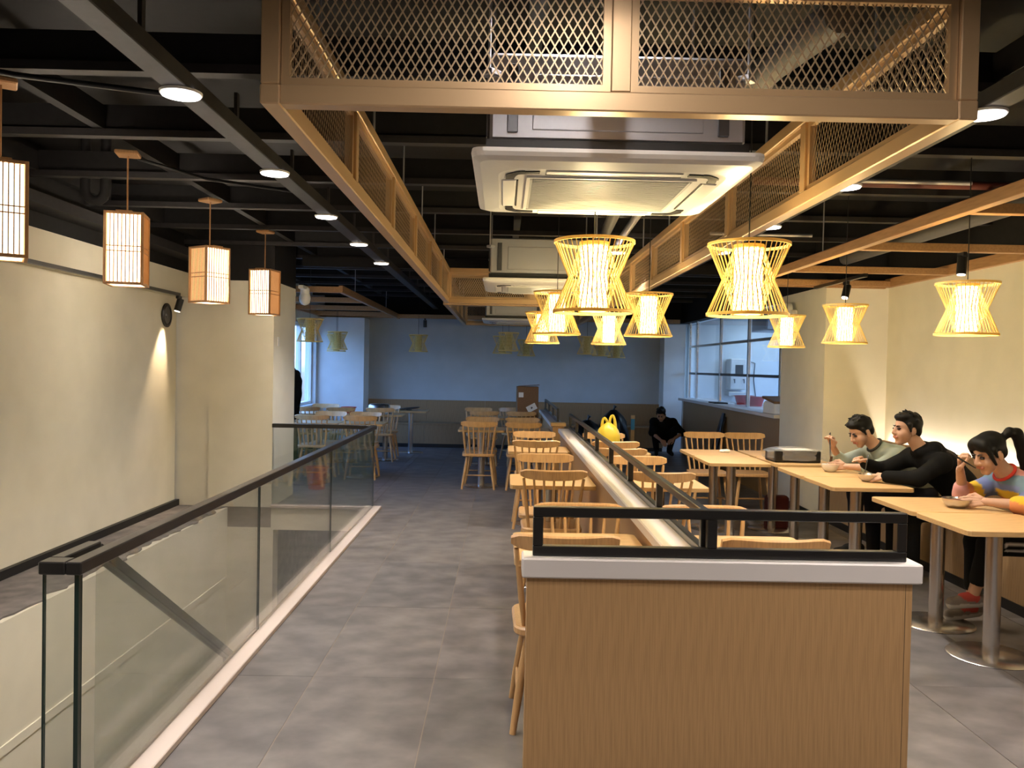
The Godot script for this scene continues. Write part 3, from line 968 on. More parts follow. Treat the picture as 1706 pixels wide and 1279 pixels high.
func lamps() -> void:
	var ord := ["first", "second", "third", "fourth", "fifth", "sixth"]
	for k in 5:
		downlight("white downlight on the channel above the stair railing, %s from the front" % ord[k], Vector3(-1.31, 2.63, -3.35 - 1.36 * k))
	for k in 4:
		downlight("white downlight beside the timber beam, %s from the front" % ord[k], Vector3(1.94, 2.63, -3.37 - 1.36 * k))
	for k in 4:  # out of view over and behind the viewer; they light the front panel
		downlight("unseen white downlight on the stair-side channel lighting the foreground, %s back" % ord[k], Vector3(-1.31, 2.63, -1.99 + 1.36 * k))
		downlight("unseen white downlight on the bench-side channel lighting the foreground, %s back" % ord[k], Vector3(1.94, 2.63, -2.01 + 1.36 * k))
	downlight("unseen white ceiling lamp above the viewer, lighting the front of the mesh frame", Vector3(0.25, 2.95, -1.15), true)  # out of view, placed to light the front face of the mesh frame
	downlight("single white downlight inside the mesh frame behind the near pendants", Vector3(1.02, 2.63, -7.6))
	downlight("unseen white downlight high in the mesh frame, lighting the front mesh panel", Vector3(0.25, 2.98, -2.75))  # out of view above, lights the inside of the front mesh
	var side := ["left of", "right of"]
	var rows := [-3.46, -5.82, -8.0]
	var rn := ["nearest", "middle", "farthest"]
	for k in 3:
		pendant("lit rattan hourglass pendant %s the divider, %s of its row" % [side[0], rn[k]], Vector3(0.37, 1.94, rows[k]), true, 3.1, "lit rattan pendants")
		pendant("lit rattan hourglass pendant %s the divider, %s of its row" % [side[1], rn[k]], Vector3(1.01, 1.94, rows[k] + 0.02), true, 3.1, "lit rattan pendants")
	var wr := [-4.71, -6.4, -7.72]
	for k in 3:
		pendant("lit rattan hourglass pendant over the bench tables, %s of its row" % rn[k], Vector3(2.64, 1.94, wr[k]), true, 3.1, "lit rattan pendants")
	var dark := [[Vector3(-2.52, 1.98, -10.8), "nearest the window pier"], [Vector3(-2.80, 1.94, -14.0), "in front of the bright rear pier"], [Vector3(-3.0, 1.92, -14.9), "farthest into the window corner"],
		[Vector3(-1.51, 1.94, -14.7), "alone before the blue rear wall"], [Vector3(0.08, 1.96, -13.4), "under the far end of the mesh frame"], [Vector3(-0.02, 1.93, -14.2), "half hidden behind its twin at the frame end"],
		[Vector3(0.42, 1.91, -15.3), "above the cardboard box"], [Vector3(1.40, 1.94, -13.9), "right of the lit far pendant, higher one"], [Vector3(2.10, 1.91, -15.4), "lowest and farthest toward the counter"], [Vector3(1.75, 1.93, -14.8), "between the two dark ones by the counter"]]
	for d in dark:
		pendant("unlit rattan pendant " + d[1], d[0], false, 3.1, "unlit rattan pendants in the rear room")
	lantern("wood lantern cut by the frame, nearest over the stairs", Vector3(-2.28, 2.215, -3.77), deg_to_rad(31))
	lantern("wood lantern turned almost face-on, second over the stairs", Vector3(-2.28, 2.215, -5.03), deg_to_rad(14))
	lantern("wood lantern showing two faces, third over the stairs", Vector3(-2.28, 2.215, -6.43), deg_to_rad(55))
	lantern("smallest wood lantern, before the cream pier", Vector3(-2.28, 2.215, -7.91), deg_to_rad(-11))
	# tracks and spotlights
	single("light_track", MB.new().span(Vector3(-0.018, -0.03, -11.2), Vector3(0.018, 0, 0)), M.black_metal, "black light track along the cream bulkhead on the stair side", "light track", Vector3(-3.36, 2.25, 2.6))
	track_spot("black track spotlight lighting the stair wall beside a lantern", Vector3(-3.36, 2.22, -8.6), Vector3(-0.20, -1.0, 0.20), 2.0, 24.0, true)
	track_spot("black track spotlight out of view, lighting the near stair wall", Vector3(-3.36, 2.22, -3.4), Vector3(-0.28, -1.0, 0.0), 1.0, 26.0, true)  # out of view, brightens the near part of the stair wall
	single("light_track", MB.new().span(Vector3(-0.018, -0.03, -1.2), Vector3(0.018, 0, 0.0)), M.black_metal, "short black track hung before the cream corner", "light track", Vector3(3.2, 2.449, -7.33))
	track_spot("black spotlight with glowing lens tilted on the short track", Vector3(3.2, 2.42, -7.75), Vector3(-0.35, -1.0, 0.35), 0.5, 30.0, true)
	track_spot("small lit spotlight behind the nearest bench pendant", Vector3(3.3, 2.449, -5.97), Vector3(-0.1, -1.0, 0.1), 0.5, 30.0, true)
	track_spot("unlit black spotlight high on the rear wall", Vector3(-1.5, 2.439, -15.78), Vector3(0, -1.0, -0.1), 0.0, 20.0, false)

# ---------------------------------------------------------------- timber grids under the dark ceiling
func timber_grids() -> void:
	var t := thing("timber_grid", "pale timber beams hung over the bench tables", "timber grid", Vector3(2.53, 2.45, 0))
	part("long_beam", MB.new().span(Vector3(-0.03, 0, -8.56), Vector3(0.03, 0.07, 2.0), 0.003), M.timber, t)
	for z in [-3.15, -4.55, -5.97, -7.35, -8.45]:
		part("cross_beam", MB.new().span(Vector3(0.031, 0.0, z - 0.03), Vector3(1.44, 0.058, z + 0.03), 0.003), M.timber, t)
	part("wall_beam", MB.new().span(Vector3(1.40, 0.0, -8.55), Vector3(1.449, 0.09, 2.0), 0.003), M.timber, t)
	part("pier_beam", MB.new().span(Vector3(0.031, -0.01, -8.56), Vector3(1.40, 0.075, -8.52), 0.003), M.timber, t)
	for z in [-3.85, -6.6]:
		part("hanger_rod", MB.new().tube([Vector3(0, 0.07, z), Vector3(0, TOP - 2.45, z)], 0.005, 6), M.galvanised, t)
	var u := thing("timber_grid", "timber beams hung over the window tables in the rear room", "timber grid", Vector3(-2.05, 2.44, -10.4))
	part("long_beam", MB.new().span(Vector3(-0.025, 0, -5.75), Vector3(0.025, 0.09, 0), 0.003), M.timber, u)
	for z in [-0.03, -1.7, -3.4, -4.9]:
		part("cross_beam", MB.new().span(Vector3(-1.42, 0, z - 0.03), Vector3(-0.026, 0.075, z + 0.03), 0.003), M.timber, u)
	part("wall_beam", MB.new().span(Vector3(-1.45, 0, -5.75), Vector3(-1.40, 0.09, 0.3), 0.003), M.timber, u)
	part("rear_beam", MB.new().span(Vector3(-1.45, 0, -5.42), Vector3(5.4, 0.075, -5.35), 0.003), M.timber, u)
	for z in [-1.0, -4.0]:
		part("hanger_rod", MB.new().tube([Vector3(0, 0.09, z), Vector3(0, TOP - 2.44, z)], 0.005, 6), M.galvanised, u)

# ---------------------------------------------------------------- chairs and tables
var chair_proto: Node3D
func chair(label: String, x: float, back: float, faces_away: bool, group: String, turn := 0.0) -> void:
	# back: depth (distance from the camera plane) of the crest rail
	var yaw := (PI if faces_away else 0.0) + turn
	if chair_proto == null:
		chair_proto = make_chair()
	var off := Vector3(0, 0, 0.245).rotated(Vector3.UP, yaw)   # crest lies behind the seat centre
	var at := Vector3(x, 0, -back) + off
	if not chair_proto.has_meta("used"):
		chair_proto.set_meta("used", true)
		chair_proto.position = at
		chair_proto.rotation.y = yaw
		chair_proto.set_meta("label", label)
		chair_proto.set_meta("group", group)
	else:
		copy_of(chair_proto, label, at, yaw, group)

func make_chair() -> Node3D:
	# faces +z; crest rail at z = -0.245
	var t := thing("spindle_chair", "pale wood spindle-back chair", "chair")
	t.set_meta("base_name", "spindle_chair")
	var m: Material = M.chair_wood
	# saddle seat
	var mb := MB.new()
	var out := PackedVector2Array()
	for p in rrect(0.42, 0.40, 0.07, 5):
		out.append(Vector2(p.x * (1.0 + 0.10 * p.y), p.y))
	mb.prism(out, 0.415, 0.452, Basis(), Vector3(0, 0, 0.015), 0.008)
	part("seat", mb, m, t)
	for sx in [-1.0, 1.0]:
		for sz in [-1.0, 1.0]:
			var a := Vector3(sx * 0.145, 0.418, 0.015 + sz * 0.13)
			var b := Vector3(sx * 0.205, 0.0, 0.015 + sz * 0.195)
			part("leg", MB.new().tube([a, a.lerp(b, 0.35), a.lerp(b, 0.7), b], [0.014, 0.0185, 0.0175, 0.0135], 10), m, t)
		part("stretcher", MB.new().tube([Vector3(sx * 0.183, 0.155, 0.18), Vector3(sx * 0.183, 0.155, 0.015), Vector3(sx * 0.183, 0.155, -0.15)], [0.008, 0.011, 0.008], 8), m, t)
	part("stretcher", MB.new().tube([Vector3(-0.183, 0.155, 0.015), Vector3(0, 0.155, 0.015), Vector3(0.183, 0.155, 0.015)], [0.008, 0.011, 0.008], 8), m, t)
	# crest rail: curved board, centre set back
	var cr := MB.new()
	var N := 14
	var prev := []
	for k in N + 1:
		var f := -1.0 + 2.0 * k / N
		var x := f * 0.228
		var z := -0.262 + 0.05 * f * f
		var end := 1.0 - pow(absf(f), 10) * 0.45
		var y0 := 0.828 - 0.036 * end + 0.012 * f * f
		var y1 := 0.828 + 0.036 * end + 0.006 * f * f
		var d := 0.0115
		var ring := [Vector3(x, y0, z - d + 0.012), Vector3(x, y0, z + d + 0.012), Vector3(x, y1 - 0.008, z + d), Vector3(x, y1, z + d * 0.4), Vector3(x, y1, z - d * 0.4), Vector3(x, y1 - 0.008, z - d)]
		if k > 0:
			for j in ring.size():
				var j2 := (j + 1) % ring.size()
				cr.quad(prev[j], ring[j], ring[j2], prev[j2])
		if k == 0 or k == N:
			for j in range(1, ring.size() - 1):
				if k == 0:
					cr.tri(ring[0], ring[j], ring[j + 1])
				else:
					cr.tri(ring[0], ring[j + 1], ring[j])
		prev = ring
	part("crest_rail", cr, m, t)
	for k in 7:
		var f := -1.0 + k / 3.0
		var a := Vector3(f * 0.162, 0.44, -0.148 + 0.012 * f * f)
		var b := Vector3(f * 0.204, 0.80, -0.25 + 0.05 * f * f * 0.8)
		var r := 0.0125 if k == 0 or k == 6 else 0.0095
		part("spindle", MB.new().tube([a, a.lerp(b, 0.4), b], [r * 0.85, r * 1.12, r * 0.85], 8, false), m, t)
	return t

var table_protos := {}
func table(label: String, x0: float, x1: float, d0: float, d1: float, group: String) -> void:
	var w := x1 - x0
	var d := d1 - d0
	var at := Vector3((x0 + x1) / 2, 0, -(d0 + d1) / 2)
	var key := "%.2f %.2f" % [w, d]
	if table_protos.has(key):
		copy_of(table_protos[key], label, at, 0.0, group)
		return
	var t := thing("pedestal_table", label, "table", at, 0.0, group)
	t.set_meta("base_name", "pedestal_table")
	table_protos[key] = t
	part("tabletop", MB.new().prism(rrect(w - 0.006, d - 0.006, 0.035, 3), 0.722, 0.75, Basis(), Vector3.ZERO, 0.002), M.table_wood, t)
	part("pole", MB.new().lathe([Vector2(0.043, 0.014), Vector2(0.043, 0.712)], 24), M.steel, t)
	part("top_plate", MB.new().span(Vector3(-0.15, 0.712, -0.15), Vector3(0.15, 0.722, 0.15)), M.dark_steel, t)
	part("base_disc", MB.new().lathe([Vector2(0.0, 0.0), Vector2(0.225, 0.0), Vector2(0.228, 0.005), Vector2(0.222, 0.010), Vector2(0.043, 0.016)], 40), M.steel, t)

func furniture() -> void:
	var gl := "chairs and tables left of the divider"
	var gr := "chairs and tables right of the divider"
	var n3 := ["nearest", "middle", "farthest"]
	var rows := [[3.45, 4.05], [5.65, 6.25], [7.9, 8.5]]
	for k in 3:
		table("square wood pedestal table left of the divider, %s of three" % n3[k], 0.06, 0.66, rows[k][0], rows[k][1], "tables left of the divider")
		table("square wood pedestal table right of the divider, %s of three" % n3[k], 0.84, 1.44, rows[k][0], rows[k][1], "tables right of the divider")
	chair("wood spindle chair just behind the front panel, left of the divider", 0.275, 3.42, true, gl)
	chair("wood spindle chair seen through the black front rail, left of the divider", 0.40, 4.25, false, gl)
	chair("wood spindle chair with its back to us at the middle left table", 0.36, 5.60, true, gl)
	chair("wood spindle chair facing us across the middle left table", 0.35, 6.66, false, gl)
	chair("wood spindle chair with its back to us at the farthest left table", 0.33, 7.86, true, gl)
	chair("wood spindle chair facing us across the farthest left table", 0.35, 8.96, false, gl)
	chair("wood spindle chair just behind the front panel, right of the divider", 1.16, 3.42, true, gr)
	chair("wood spindle chair seen through the black front rail, right of the divider", 1.04, 4.25, false, gr)
	chair("wood spindle chair with its back to us at the middle right table", 1.10, 5.60, true, gr)
	chair("wood spindle chair facing us across the middle right table", 1.09, 6.62, false, gr)
	chair("wood spindle chair pulled out behind the middle right pair", 1.05, 7.22, true, gr)
	chair("wood spindle chair under the yellow bag table, back to us", 1.10, 7.92, true, gr)
	chair("wood spindle chair beyond the yellow bag, facing us", 1.10, 8.96, false, gr)
	# tables along the wall bench
	table("bench table nearest the camera, empty top", 2.44, 3.06, 4.27, 4.85, "bench tables")
	table("bench table the girl in the striped sweater eats at", 2.44, 3.06, 4.86, 5.44, "bench tables")
	table("bench table under the boy in the black hoodie", 2.35, 2.95, 5.83, 6.43, "bench tables")
	table("bench table under the boy in the grey-green top", 2.35, 2.95, 6.44, 7.04, "bench tables")
	table("table with the wrapped black box, near half", 2.41, 2.97, 7.22, 7.84, "tables before the serving counter")
	table("table behind the wrapped black box, by the pier", 2.41, 2.97, 7.85, 8.47, "tables before the serving counter")
	table("table with the white tissue packet, near half", 1.82, 2.38, 7.22, 7.84, "tables before the serving counter")
	table("table before the two wood chairs by the counter", 1.82, 2.38, 7.85, 8.47, "tables before the serving counter")
	chair("wood spindle chair facing us before the counter, left of the pair", 2.28, 9.35, false, "pair of chairs before the counter")
	chair("wood spindle chair facing us before the counter, right of the pair", 2.74, 9.35, false, "pair of chairs before the counter")
	# rear middle
	var gm := "chairs of the rear middle tables"
	for k in 2:
		var d := 10.45 + 2.45 * k
		var nm := "nearer" if k == 0 else "farther"
		table("rear table beside the farther divider, %s row, aisle half" % nm, -0.56, 0.04, d, d + 0.6, "rear middle tables")
		table("rear table beside the farther divider, %s row, divider half" % nm, 0.045, 0.615, d, d + 0.6, "rear middle tables")
	chair("lone wood spindle chair standing in the aisle, back to us", -0.29, 10.36, true, gm)
	chair("wood spindle chair next to the aisle chair, back to us", 0.27, 10.32, true, gm)
	chair("rear wood chair facing us behind the aisle chair", -0.27, 11.38, false, gm)
	chair("rear wood chair facing us behind the divider-side chair", 0.28, 11.38, false, gm)
	chair("far rear wood chair, back to us, aisle side of the box", -0.28, 12.82, true, gm)
	chair("far rear wood chair, back to us, just before the cardboard box", 0.30, 12.82, true, gm)
	chair("farthest rear wood chair facing us on the aisle side", -0.40, 13.85, false, gm, 0.1)
	chair("farthest rear wood chair turned sideways near the box", 0.12, 14.1, false, gm, 0.5)
	# rear left by the window
	var gw := "chairs of the window tables"
	for k in 2:
		var d := 11.12 + 2.08 * k
		var nm := "nearer" if k == 0 else "farther"
		table("window table at the aisle end, %s row" % nm, -2.20, -1.60, d, d + 0.6, "window tables")
		table("window table in the middle of the %s row" % nm, -2.81, -2.21, d, d + 0.6, "window tables")
		table("window table against the sill, %s row" % nm, -3.42, -2.82, d, d + 0.6, "window tables")
	chair("window-side wood chair right behind the far glass rail, aisle end", -1.90, 11.05, true, gw)
	chair("window-side wood chair right behind the far glass rail, middle", -2.55, 11.08, true, gw)
	chair("window-side wood chair right behind the far glass rail, by the pier", -3.12, 11.08, true, gw)
	chair("window chair facing us across the nearer row, aisle end", -1.97, 12.02, false, gw)
	chair("window chair facing us across the nearer row, middle", -2.47, 12.02, false, gw)
	chair("window chair with its back to us in the farther row, aisle end", -1.94, 13.12, true, gw)
	chair("window chair with its back to us in the farther row, middle", -2.56, 13.12, true, gw)
	chair("window chair with its back to us in the farther row, by the sill", -3.12, 13.12, true, gw)
	chair("window chair facing us across the farther row, aisle end", -1.96, 14.15, false, gw)
	chair("window chair facing us across the farther row, by the sill", -3.0, 14.15, false, gw)
	table("small table with a round tray before the rear bench", -1.92, -1.32, 14.4, 15.0, "rear bench tables")

# ---------------------------------------------------------------- benches, counter and kitchen
func benches() -> void:
	var b := thing("wall_bench", "long wood wall bench with a lit back edge behind the eating people", "bench", Vector3(3.4, 0, -2.0))
	var L := 6.55
	part("baseboard", MB.new().span(Vector3(0.0, 0, -L), Vector3(0.02, 0.07, 3.0)), M.skirting, b)
	for k in 8:
		var z0 := 3.0 - k * 1.2
		var z1 := maxf(z0 - 1.197, -L)
		part("front_panel", MB.new().span(Vector3(0.006, 0.07, z1), Vector3(0.022, 0.43, z0)), M.bench_wood, b)
		part("backrest_panel", MB.new().span(Vector3(0.47, 0.47, z1), Vector3(0.50, 0.87, z0)), M.bench_wood, b)
	part("seat_board", MB.new().span(Vector3(0.0, 0.43, -L), Vector3(0.50, 0.46, 3.0), 0.004), M.bench_wood, b)
	part("back_cap", MB.new().span(Vector3(0.465, 0.87, -L), Vector3(0.51, 0.885, 3.0)), M.bench_wood, b)
	part("back_shelf", MB.new().span(Vector3(0.50, 0.80, -L), Vector3(0.578, 0.815, 3.0)), M.bench_wood, b)
	var led := single("led_strip", MB.new().span(Vector3(-0.006, 0, -6.4), Vector3(0.006, 0.006, 0)), M.led_glow, "warm white light strip hidden along the bench back", "light strip", Vector3(3.93, 0.816, -2.1))
	strip_light(Vector3(0.0, 0.012, -3.2), Vector3(0.25, 1, 0), Vector2(6.3, 0.012), LED, Color(1.0, 0.94, 0.86), led)
	for n in led.get_children():
		if n is AreaLight3D:   # long side along z
			n.basis = Basis(Vector3(0, 0, -1), Vector3(0.97, -0.24, 0).normalized(), Vector3(0, 0, -1).cross(Vector3(0.97, -0.24, 0).normalized()))
	var r := thing("rear_bench", "dark wood bench and dado along the blue rear wall", "bench", Vector3(-2.61, 0, -16.19))
	part("baseboard", MB.new().span(Vector3(0, 0, 0.49), Vector3(5.66, 0.07, 0.505)), M.skirting, r)
	for k in 5:
		part("front_panel", MB.new().span(Vector3(k * 1.135, 0.07, 0.48), Vector3(k * 1.135 + 1.132, 0.43, 0.50)), M.bench_wood, r)
		part("dado_panel", MB.new().span(Vector3(k * 1.135, 0.46, 0.0), Vector3(k * 1.135 + 1.132, 0.88, 0.04)), M.bench_wood, r)
	part("seat_board", MB.new().span(Vector3(0, 0.43, 0.0), Vector3(5.66, 0.46, 0.51), 0.004), M.bench_wood, r)

const LED := 3.0
func counter_and_kitchen() -> void:
	var c := thing("serving_counter", "brown serving counter with a white top before the kitchen glass", "counter", Vector3(3.33, 0, -9.905))
	part("front_panel", MB.new().span(Vector3(0.0, 0, -5.3), Vector3(0.04, 1.0, 0.0)), M.bench_wood, c)
	part("end_strip", MB.new().span(Vector3(-0.004, 0, -5.42), Vector3(0.05, 1.0, -5.301)), M.white_paint, c)
	part("worktop", MB.new().span(Vector3(-0.07, 1.0, -5.45), Vector3(0.60, 1.045, -0.002), 0.004), M.cap_white, c)
	part("back_panel", MB.new().span(Vector3(0.54, 0, -5.4), Vector3(0.58, 1.0, 0)), M.white_paint, c)
	var w := struct_root("window_2")
	var X := 3.55
	var zs := [-10.0, -10.55, -11.95, -13.5, -15.15, -15.74]
	for z in zs:
		part("mullion", MB.new().span(Vector3(X - 0.02, 1.045 if z > -15.5 else 0.0, z - 0.03), Vector3(X + 0.02, 2.46, z + 0.03), 0.003), M.steel, w)
	for k in 5:
		for y in [1.50, 2.0]:
			part("transom", MB.new().span(Vector3(X - 0.018, y - 0.02, zs[k + 1] + 0.03), Vector3(X + 0.018, y + 0.02, zs[k] - 0.03), 0.003), M.dark_steel if y < 1.9 else M.steel, w)
		var ys := [1.045, 1.50, 2.0, 2.44]
		for j in 3:
			part("pane", MB.new().span(Vector3(X - 0.003, ys[j] + 0.02, zs[k + 1] + 0.03), Vector3(X + 0.003, ys[j + 1] - 0.02, zs[k] - 0.03)), M.window_glass, w)
	struct("trim_counter_header", MB.new().span(Vector3(3.46, 2.46, BACK), Vector3(3.62, TOP, -9.9)), M.black_paint)
	# the kitchen beyond, day-lit through an unseen window placed to light its back wall
	struct("floor_kitchen", MB.new().span(Vector3(4.0, -0.22, BACK), Vector3(6.5, 0, -8.4)), M.tile_0)
	struct("wall_kitchen_near", MB.new().span(Vector3(4.15, 0, -8.56), Vector3(6.5, TOP, -8.4)), M.kitchen_wall)
	struct("wall_kitchen_below", MB.new().span(Vector3(6.3, 0, BACK), Vector3(6.5, 0.9, -8.4)), M.kitchen_wall)
	struct("wall_kitchen_above", MB.new().span(Vector3(6.3, 2.6, BACK), Vector3(6.5, TOP, -8.4)), M.kitchen_wall)
	struct("wall_kitchen_end", MB.new().span(Vector3(6.3, 0.9, -9.6), Vector3(6.5, 2.6, -8.4)), M.kitchen_wall)
	struct("wall_kitchen_far", MB.new().span(Vector3(6.3, 0.9, BACK), Vector3(6.5, 2.6, -15.6)), M.kitchen_wall)
	struct("wall_kitchen_lining", MB.new().span(Vector3(3.62, 0, BACK), Vector3(6.3, 2.95, BACK + 0.03)), M.kitchen_wall)
	var kw := struct_root("unseen_window_3")
	for z in [-9.6, -11.1, -12.6, -14.1, -15.6]:
		part("mullion", MB.new().span(Vector3(6.36, 0.9, z - 0.03), Vector3(6.42, 2.6, z + 0.03), 0.003), M.white_plastic, kw)
	for k in 4:
		part("pane", MB.new().span(Vector3(6.388, 0.9, -9.63 - 1.5 * k - 1.44), Vector3(6.392, 2.6, -9.63 - 1.5 * k)), M.window_glass, kw)
	var bo := thing("water_boiler", "white wall water boiler with two taps seen through the kitchen glass", "boiler", Vector3(4.52, 1.08, BACK + 0.03))
	part("body", MB.new().span(Vector3(-0.16, 0.12, 0.002), Vector3(0.16, 0.72, 0.30), 0.02), M.white_plastic, bo)
	part("display", MB.new().span(Vector3(-0.06, 0.42, 0.30), Vector3(0.09, 0.60, 0.305)), M.black_plastic, bo)
	part("drip_tray", MB.new().span(Vector3(-0.18, 0.0, 0.002), Vector3(0.18, 0.08, 0.33), 0.01), M.steel, bo)
	for x in [-0.08, 0.10]:
		part("tap", MB.new().tube([Vector3(x, 0.32, 0.29), Vector3(x, 0.32, 0.35), Vector3(x, 0.25, 0.36)], 0.012, 8), M.dark_steel, bo)
	single("power_cord", MB.new().tube([Vector3(4.72, 1.78, BACK + 0.05), Vector3(4.92, 1.72, BACK + 0.05), Vector3(4.90, 1.4, BACK + 0.05), Vector3(4.95, 1.06, BACK + 0.05)], 0.009, 6), M.black_plastic, "dark cord hanging on the kitchen wall beside the boiler", "cord")
	var kt := thing("kitchen_worktable", "steel kitchen table under the water boiler", "table", Vector3(4.6, 0, -15.75))
	part("tabletop", MB.new().span(Vector3(-0.6, 0.88, -0.40), Vector3(0.9, 0.92, 0.35), 0.004), M.steel, kt)
	for sx in [-0.55, 0.85]:
		for sz in [-0.34, 0.30]:
			part("leg", MB.new().tube([Vector3(sx, 0, sz), Vector3(sx, 0.88, sz)], 0.02, 8), M.steel, kt)
	var hd := thing("extractor_hood", "steel extractor box under the kitchen ceiling", "hood", Vector3(4.9, 2.25, -14.2))
	part("body", MB.new().span(Vector3(-0.55, 0, -0.5), Vector3(0.55, 0.35, 0.5), 0.02), M.galvanised, hd)
	part("duct", MB.new().span(Vector3(-0.2, 0.35, -0.2), Vector3(0.2, TOP - 2.25, 0.2)), M.galvanised, hd)
	for k in 2:
		var kl := thing("kitchen_panel_light", ["cool white panel light in the kitchen ceiling, nearer", "cool white panel light in the kitchen ceiling, farther"][k], "ceiling light", Vector3(4.9, 2.62, -11.6 - 3.6 * k), 0.0, "kitchen panel lights")
		part("housing", MB.new().span(Vector3(-0.31, 0, -0.61), Vector3(0.31, 0.05, 0.61), 0.004), M.white_plastic, kl)
		part("lamp_diffuser", MB.new().span(Vector3(-0.29, -0.004, -0.59), Vector3(0.29, -0.0005, 0.59)), M.kitchen_lamp, kl)
		for sz in [-0.5, 0.5]:
			part("hanger_rod", MB.new().tube([Vector3(0, 0.05, sz), Vector3(0, TOP - 2.62, sz)], 0.004, 6), M.galvanised, kl)
		strip_light(Vector3(0, -0.012, 0), Vector3.DOWN, Vector2(0.58, 1.18), 1.6, Color(0.72, 0.87, 1.0), kl)
	for k in 2:
		basin("red plastic basin on the counter behind the glass, %s one" % ["farther", "nearer"][k], Vector3(3.73, 1.046, -12.75 + 0.52 * k), 0.15, 0.14, M.red_plastic)
	single("serving_tray", MB.new().prism(rrect(0.22, 0.42, 0.03, 3), 0, 0.018, Basis(), Vector3.ZERO, 0.004), M.black_plastic, "flat black tray on the white counter top", "tray", Vector3(3.42, 1.046, -13.1))
	var cb := thing("carton", "grey-white carton with a brown lid at the counter end", "box", Vector3(3.42, 1.046, -10.28), 0.12)
	part("body", MB.new().span(Vector3(-0.11, 0, -0.16), Vector3(0.11, 0.13, 0.16), 0.004), M.paper, cb)
	part("lid", MB.new().box(Vector3(0, 0.165, 0.0), Vector3(0.24, 0.03, 0.36), 0.004, Basis(Vector3.RIGHT, 0.16)), M.cardboard, cb)
	part("packing", MB.new().span(Vector3(-0.10, 0.13, -0.14), Vector3(0.10, 0.15, 0.10), 0.006), M.paper, cb)
	var fs := thing("folded_stand", "black folded stand leaning against the counter front", "stand", Vector3(3.20, 0, -12.3))
	part("leg", MB.new().bar(Vector3(-0.10, 0.0, 0.14), Vector3(0.10, 0.93, 0.03), 0.025, 0.025), M.black_metal, fs)
	part("leg", MB.new().bar(Vector3(-0.10, 0.0, -0.20), Vector3(0.10, 0.93, -0.03), 0.025, 0.025), M.black_metal, fs)
	part("board", MB.new().bar(Vector3(-0.05, 0.30, -0.03), Vector3(0.105, 0.88, -0.03), 0.26, 0.012, Vector3.RIGHT), M.black_plastic, fs)

func basin(label: String, at: Vector3, r: float, h: float, m: Material) -> void:
	var t := thing("basin", label, "basin", at)
	part("bowl", MB.new().lathe([Vector2(0, 0), Vector2(r * 0.72, 0), Vector2(r * 0.98, h), Vector2(r * 0.94, h), Vector2(r * 0.68, 0.008), Vector2(0, 0.008)], 28), m, t)
	part("rim", MB.new().lathe([Vector2(r * 0.95, h - 0.012), Vector2(r * 1.06, h - 0.010), Vector2(r * 1.06, h), Vector2(r * 0.95, h + 0.002)], 28), m, t)

# ---------------------------------------------------------------- small things
func rice_bowl(called: String, label: String, at: Vector3, r: float, h: float, m: Material, food: Material) -> void:
	var t := thing(called, label, "bowl", at)
	part("bowl", MB.new().lathe([Vector2(0, 0), Vector2(r * 0.55, 0), Vector2(r * 0.82, h * 0.35), Vector2(r * 0.97, h * 0.8), Vector2(r, h), Vector2(r * 0.965, h), Vector2(r * 0.8, h * 0.42), Vector2(r * 0.5, 0.006), Vector2(0, 0.006)], 32), m, t)
	part("food", MB.new().lathe([Vector2(r * 0.86, h * 0.62), Vector2(r * 0.6, h * 0.80), Vector2(r * 0.25, h * 0.90), Vector2(0, h * 0.88)], 24), food, t)

func chopsticks(label: String, a: Vector3, b: Vector3) -> void:
	var t := thing("chopsticks", label, "chopsticks", a)
	var d := b - a
	part("stick", MB.new().tube([Vector3.ZERO, d], [0.0042, 0.0028], 6), M.black_plastic, t)
	part("stick", MB.new().tube([Vector3(0.0, 0.008, 0.012), d + Vector3(0, 0.001, 0.003)], [0.0042, 0.0028], 6), M.black_plastic, t)

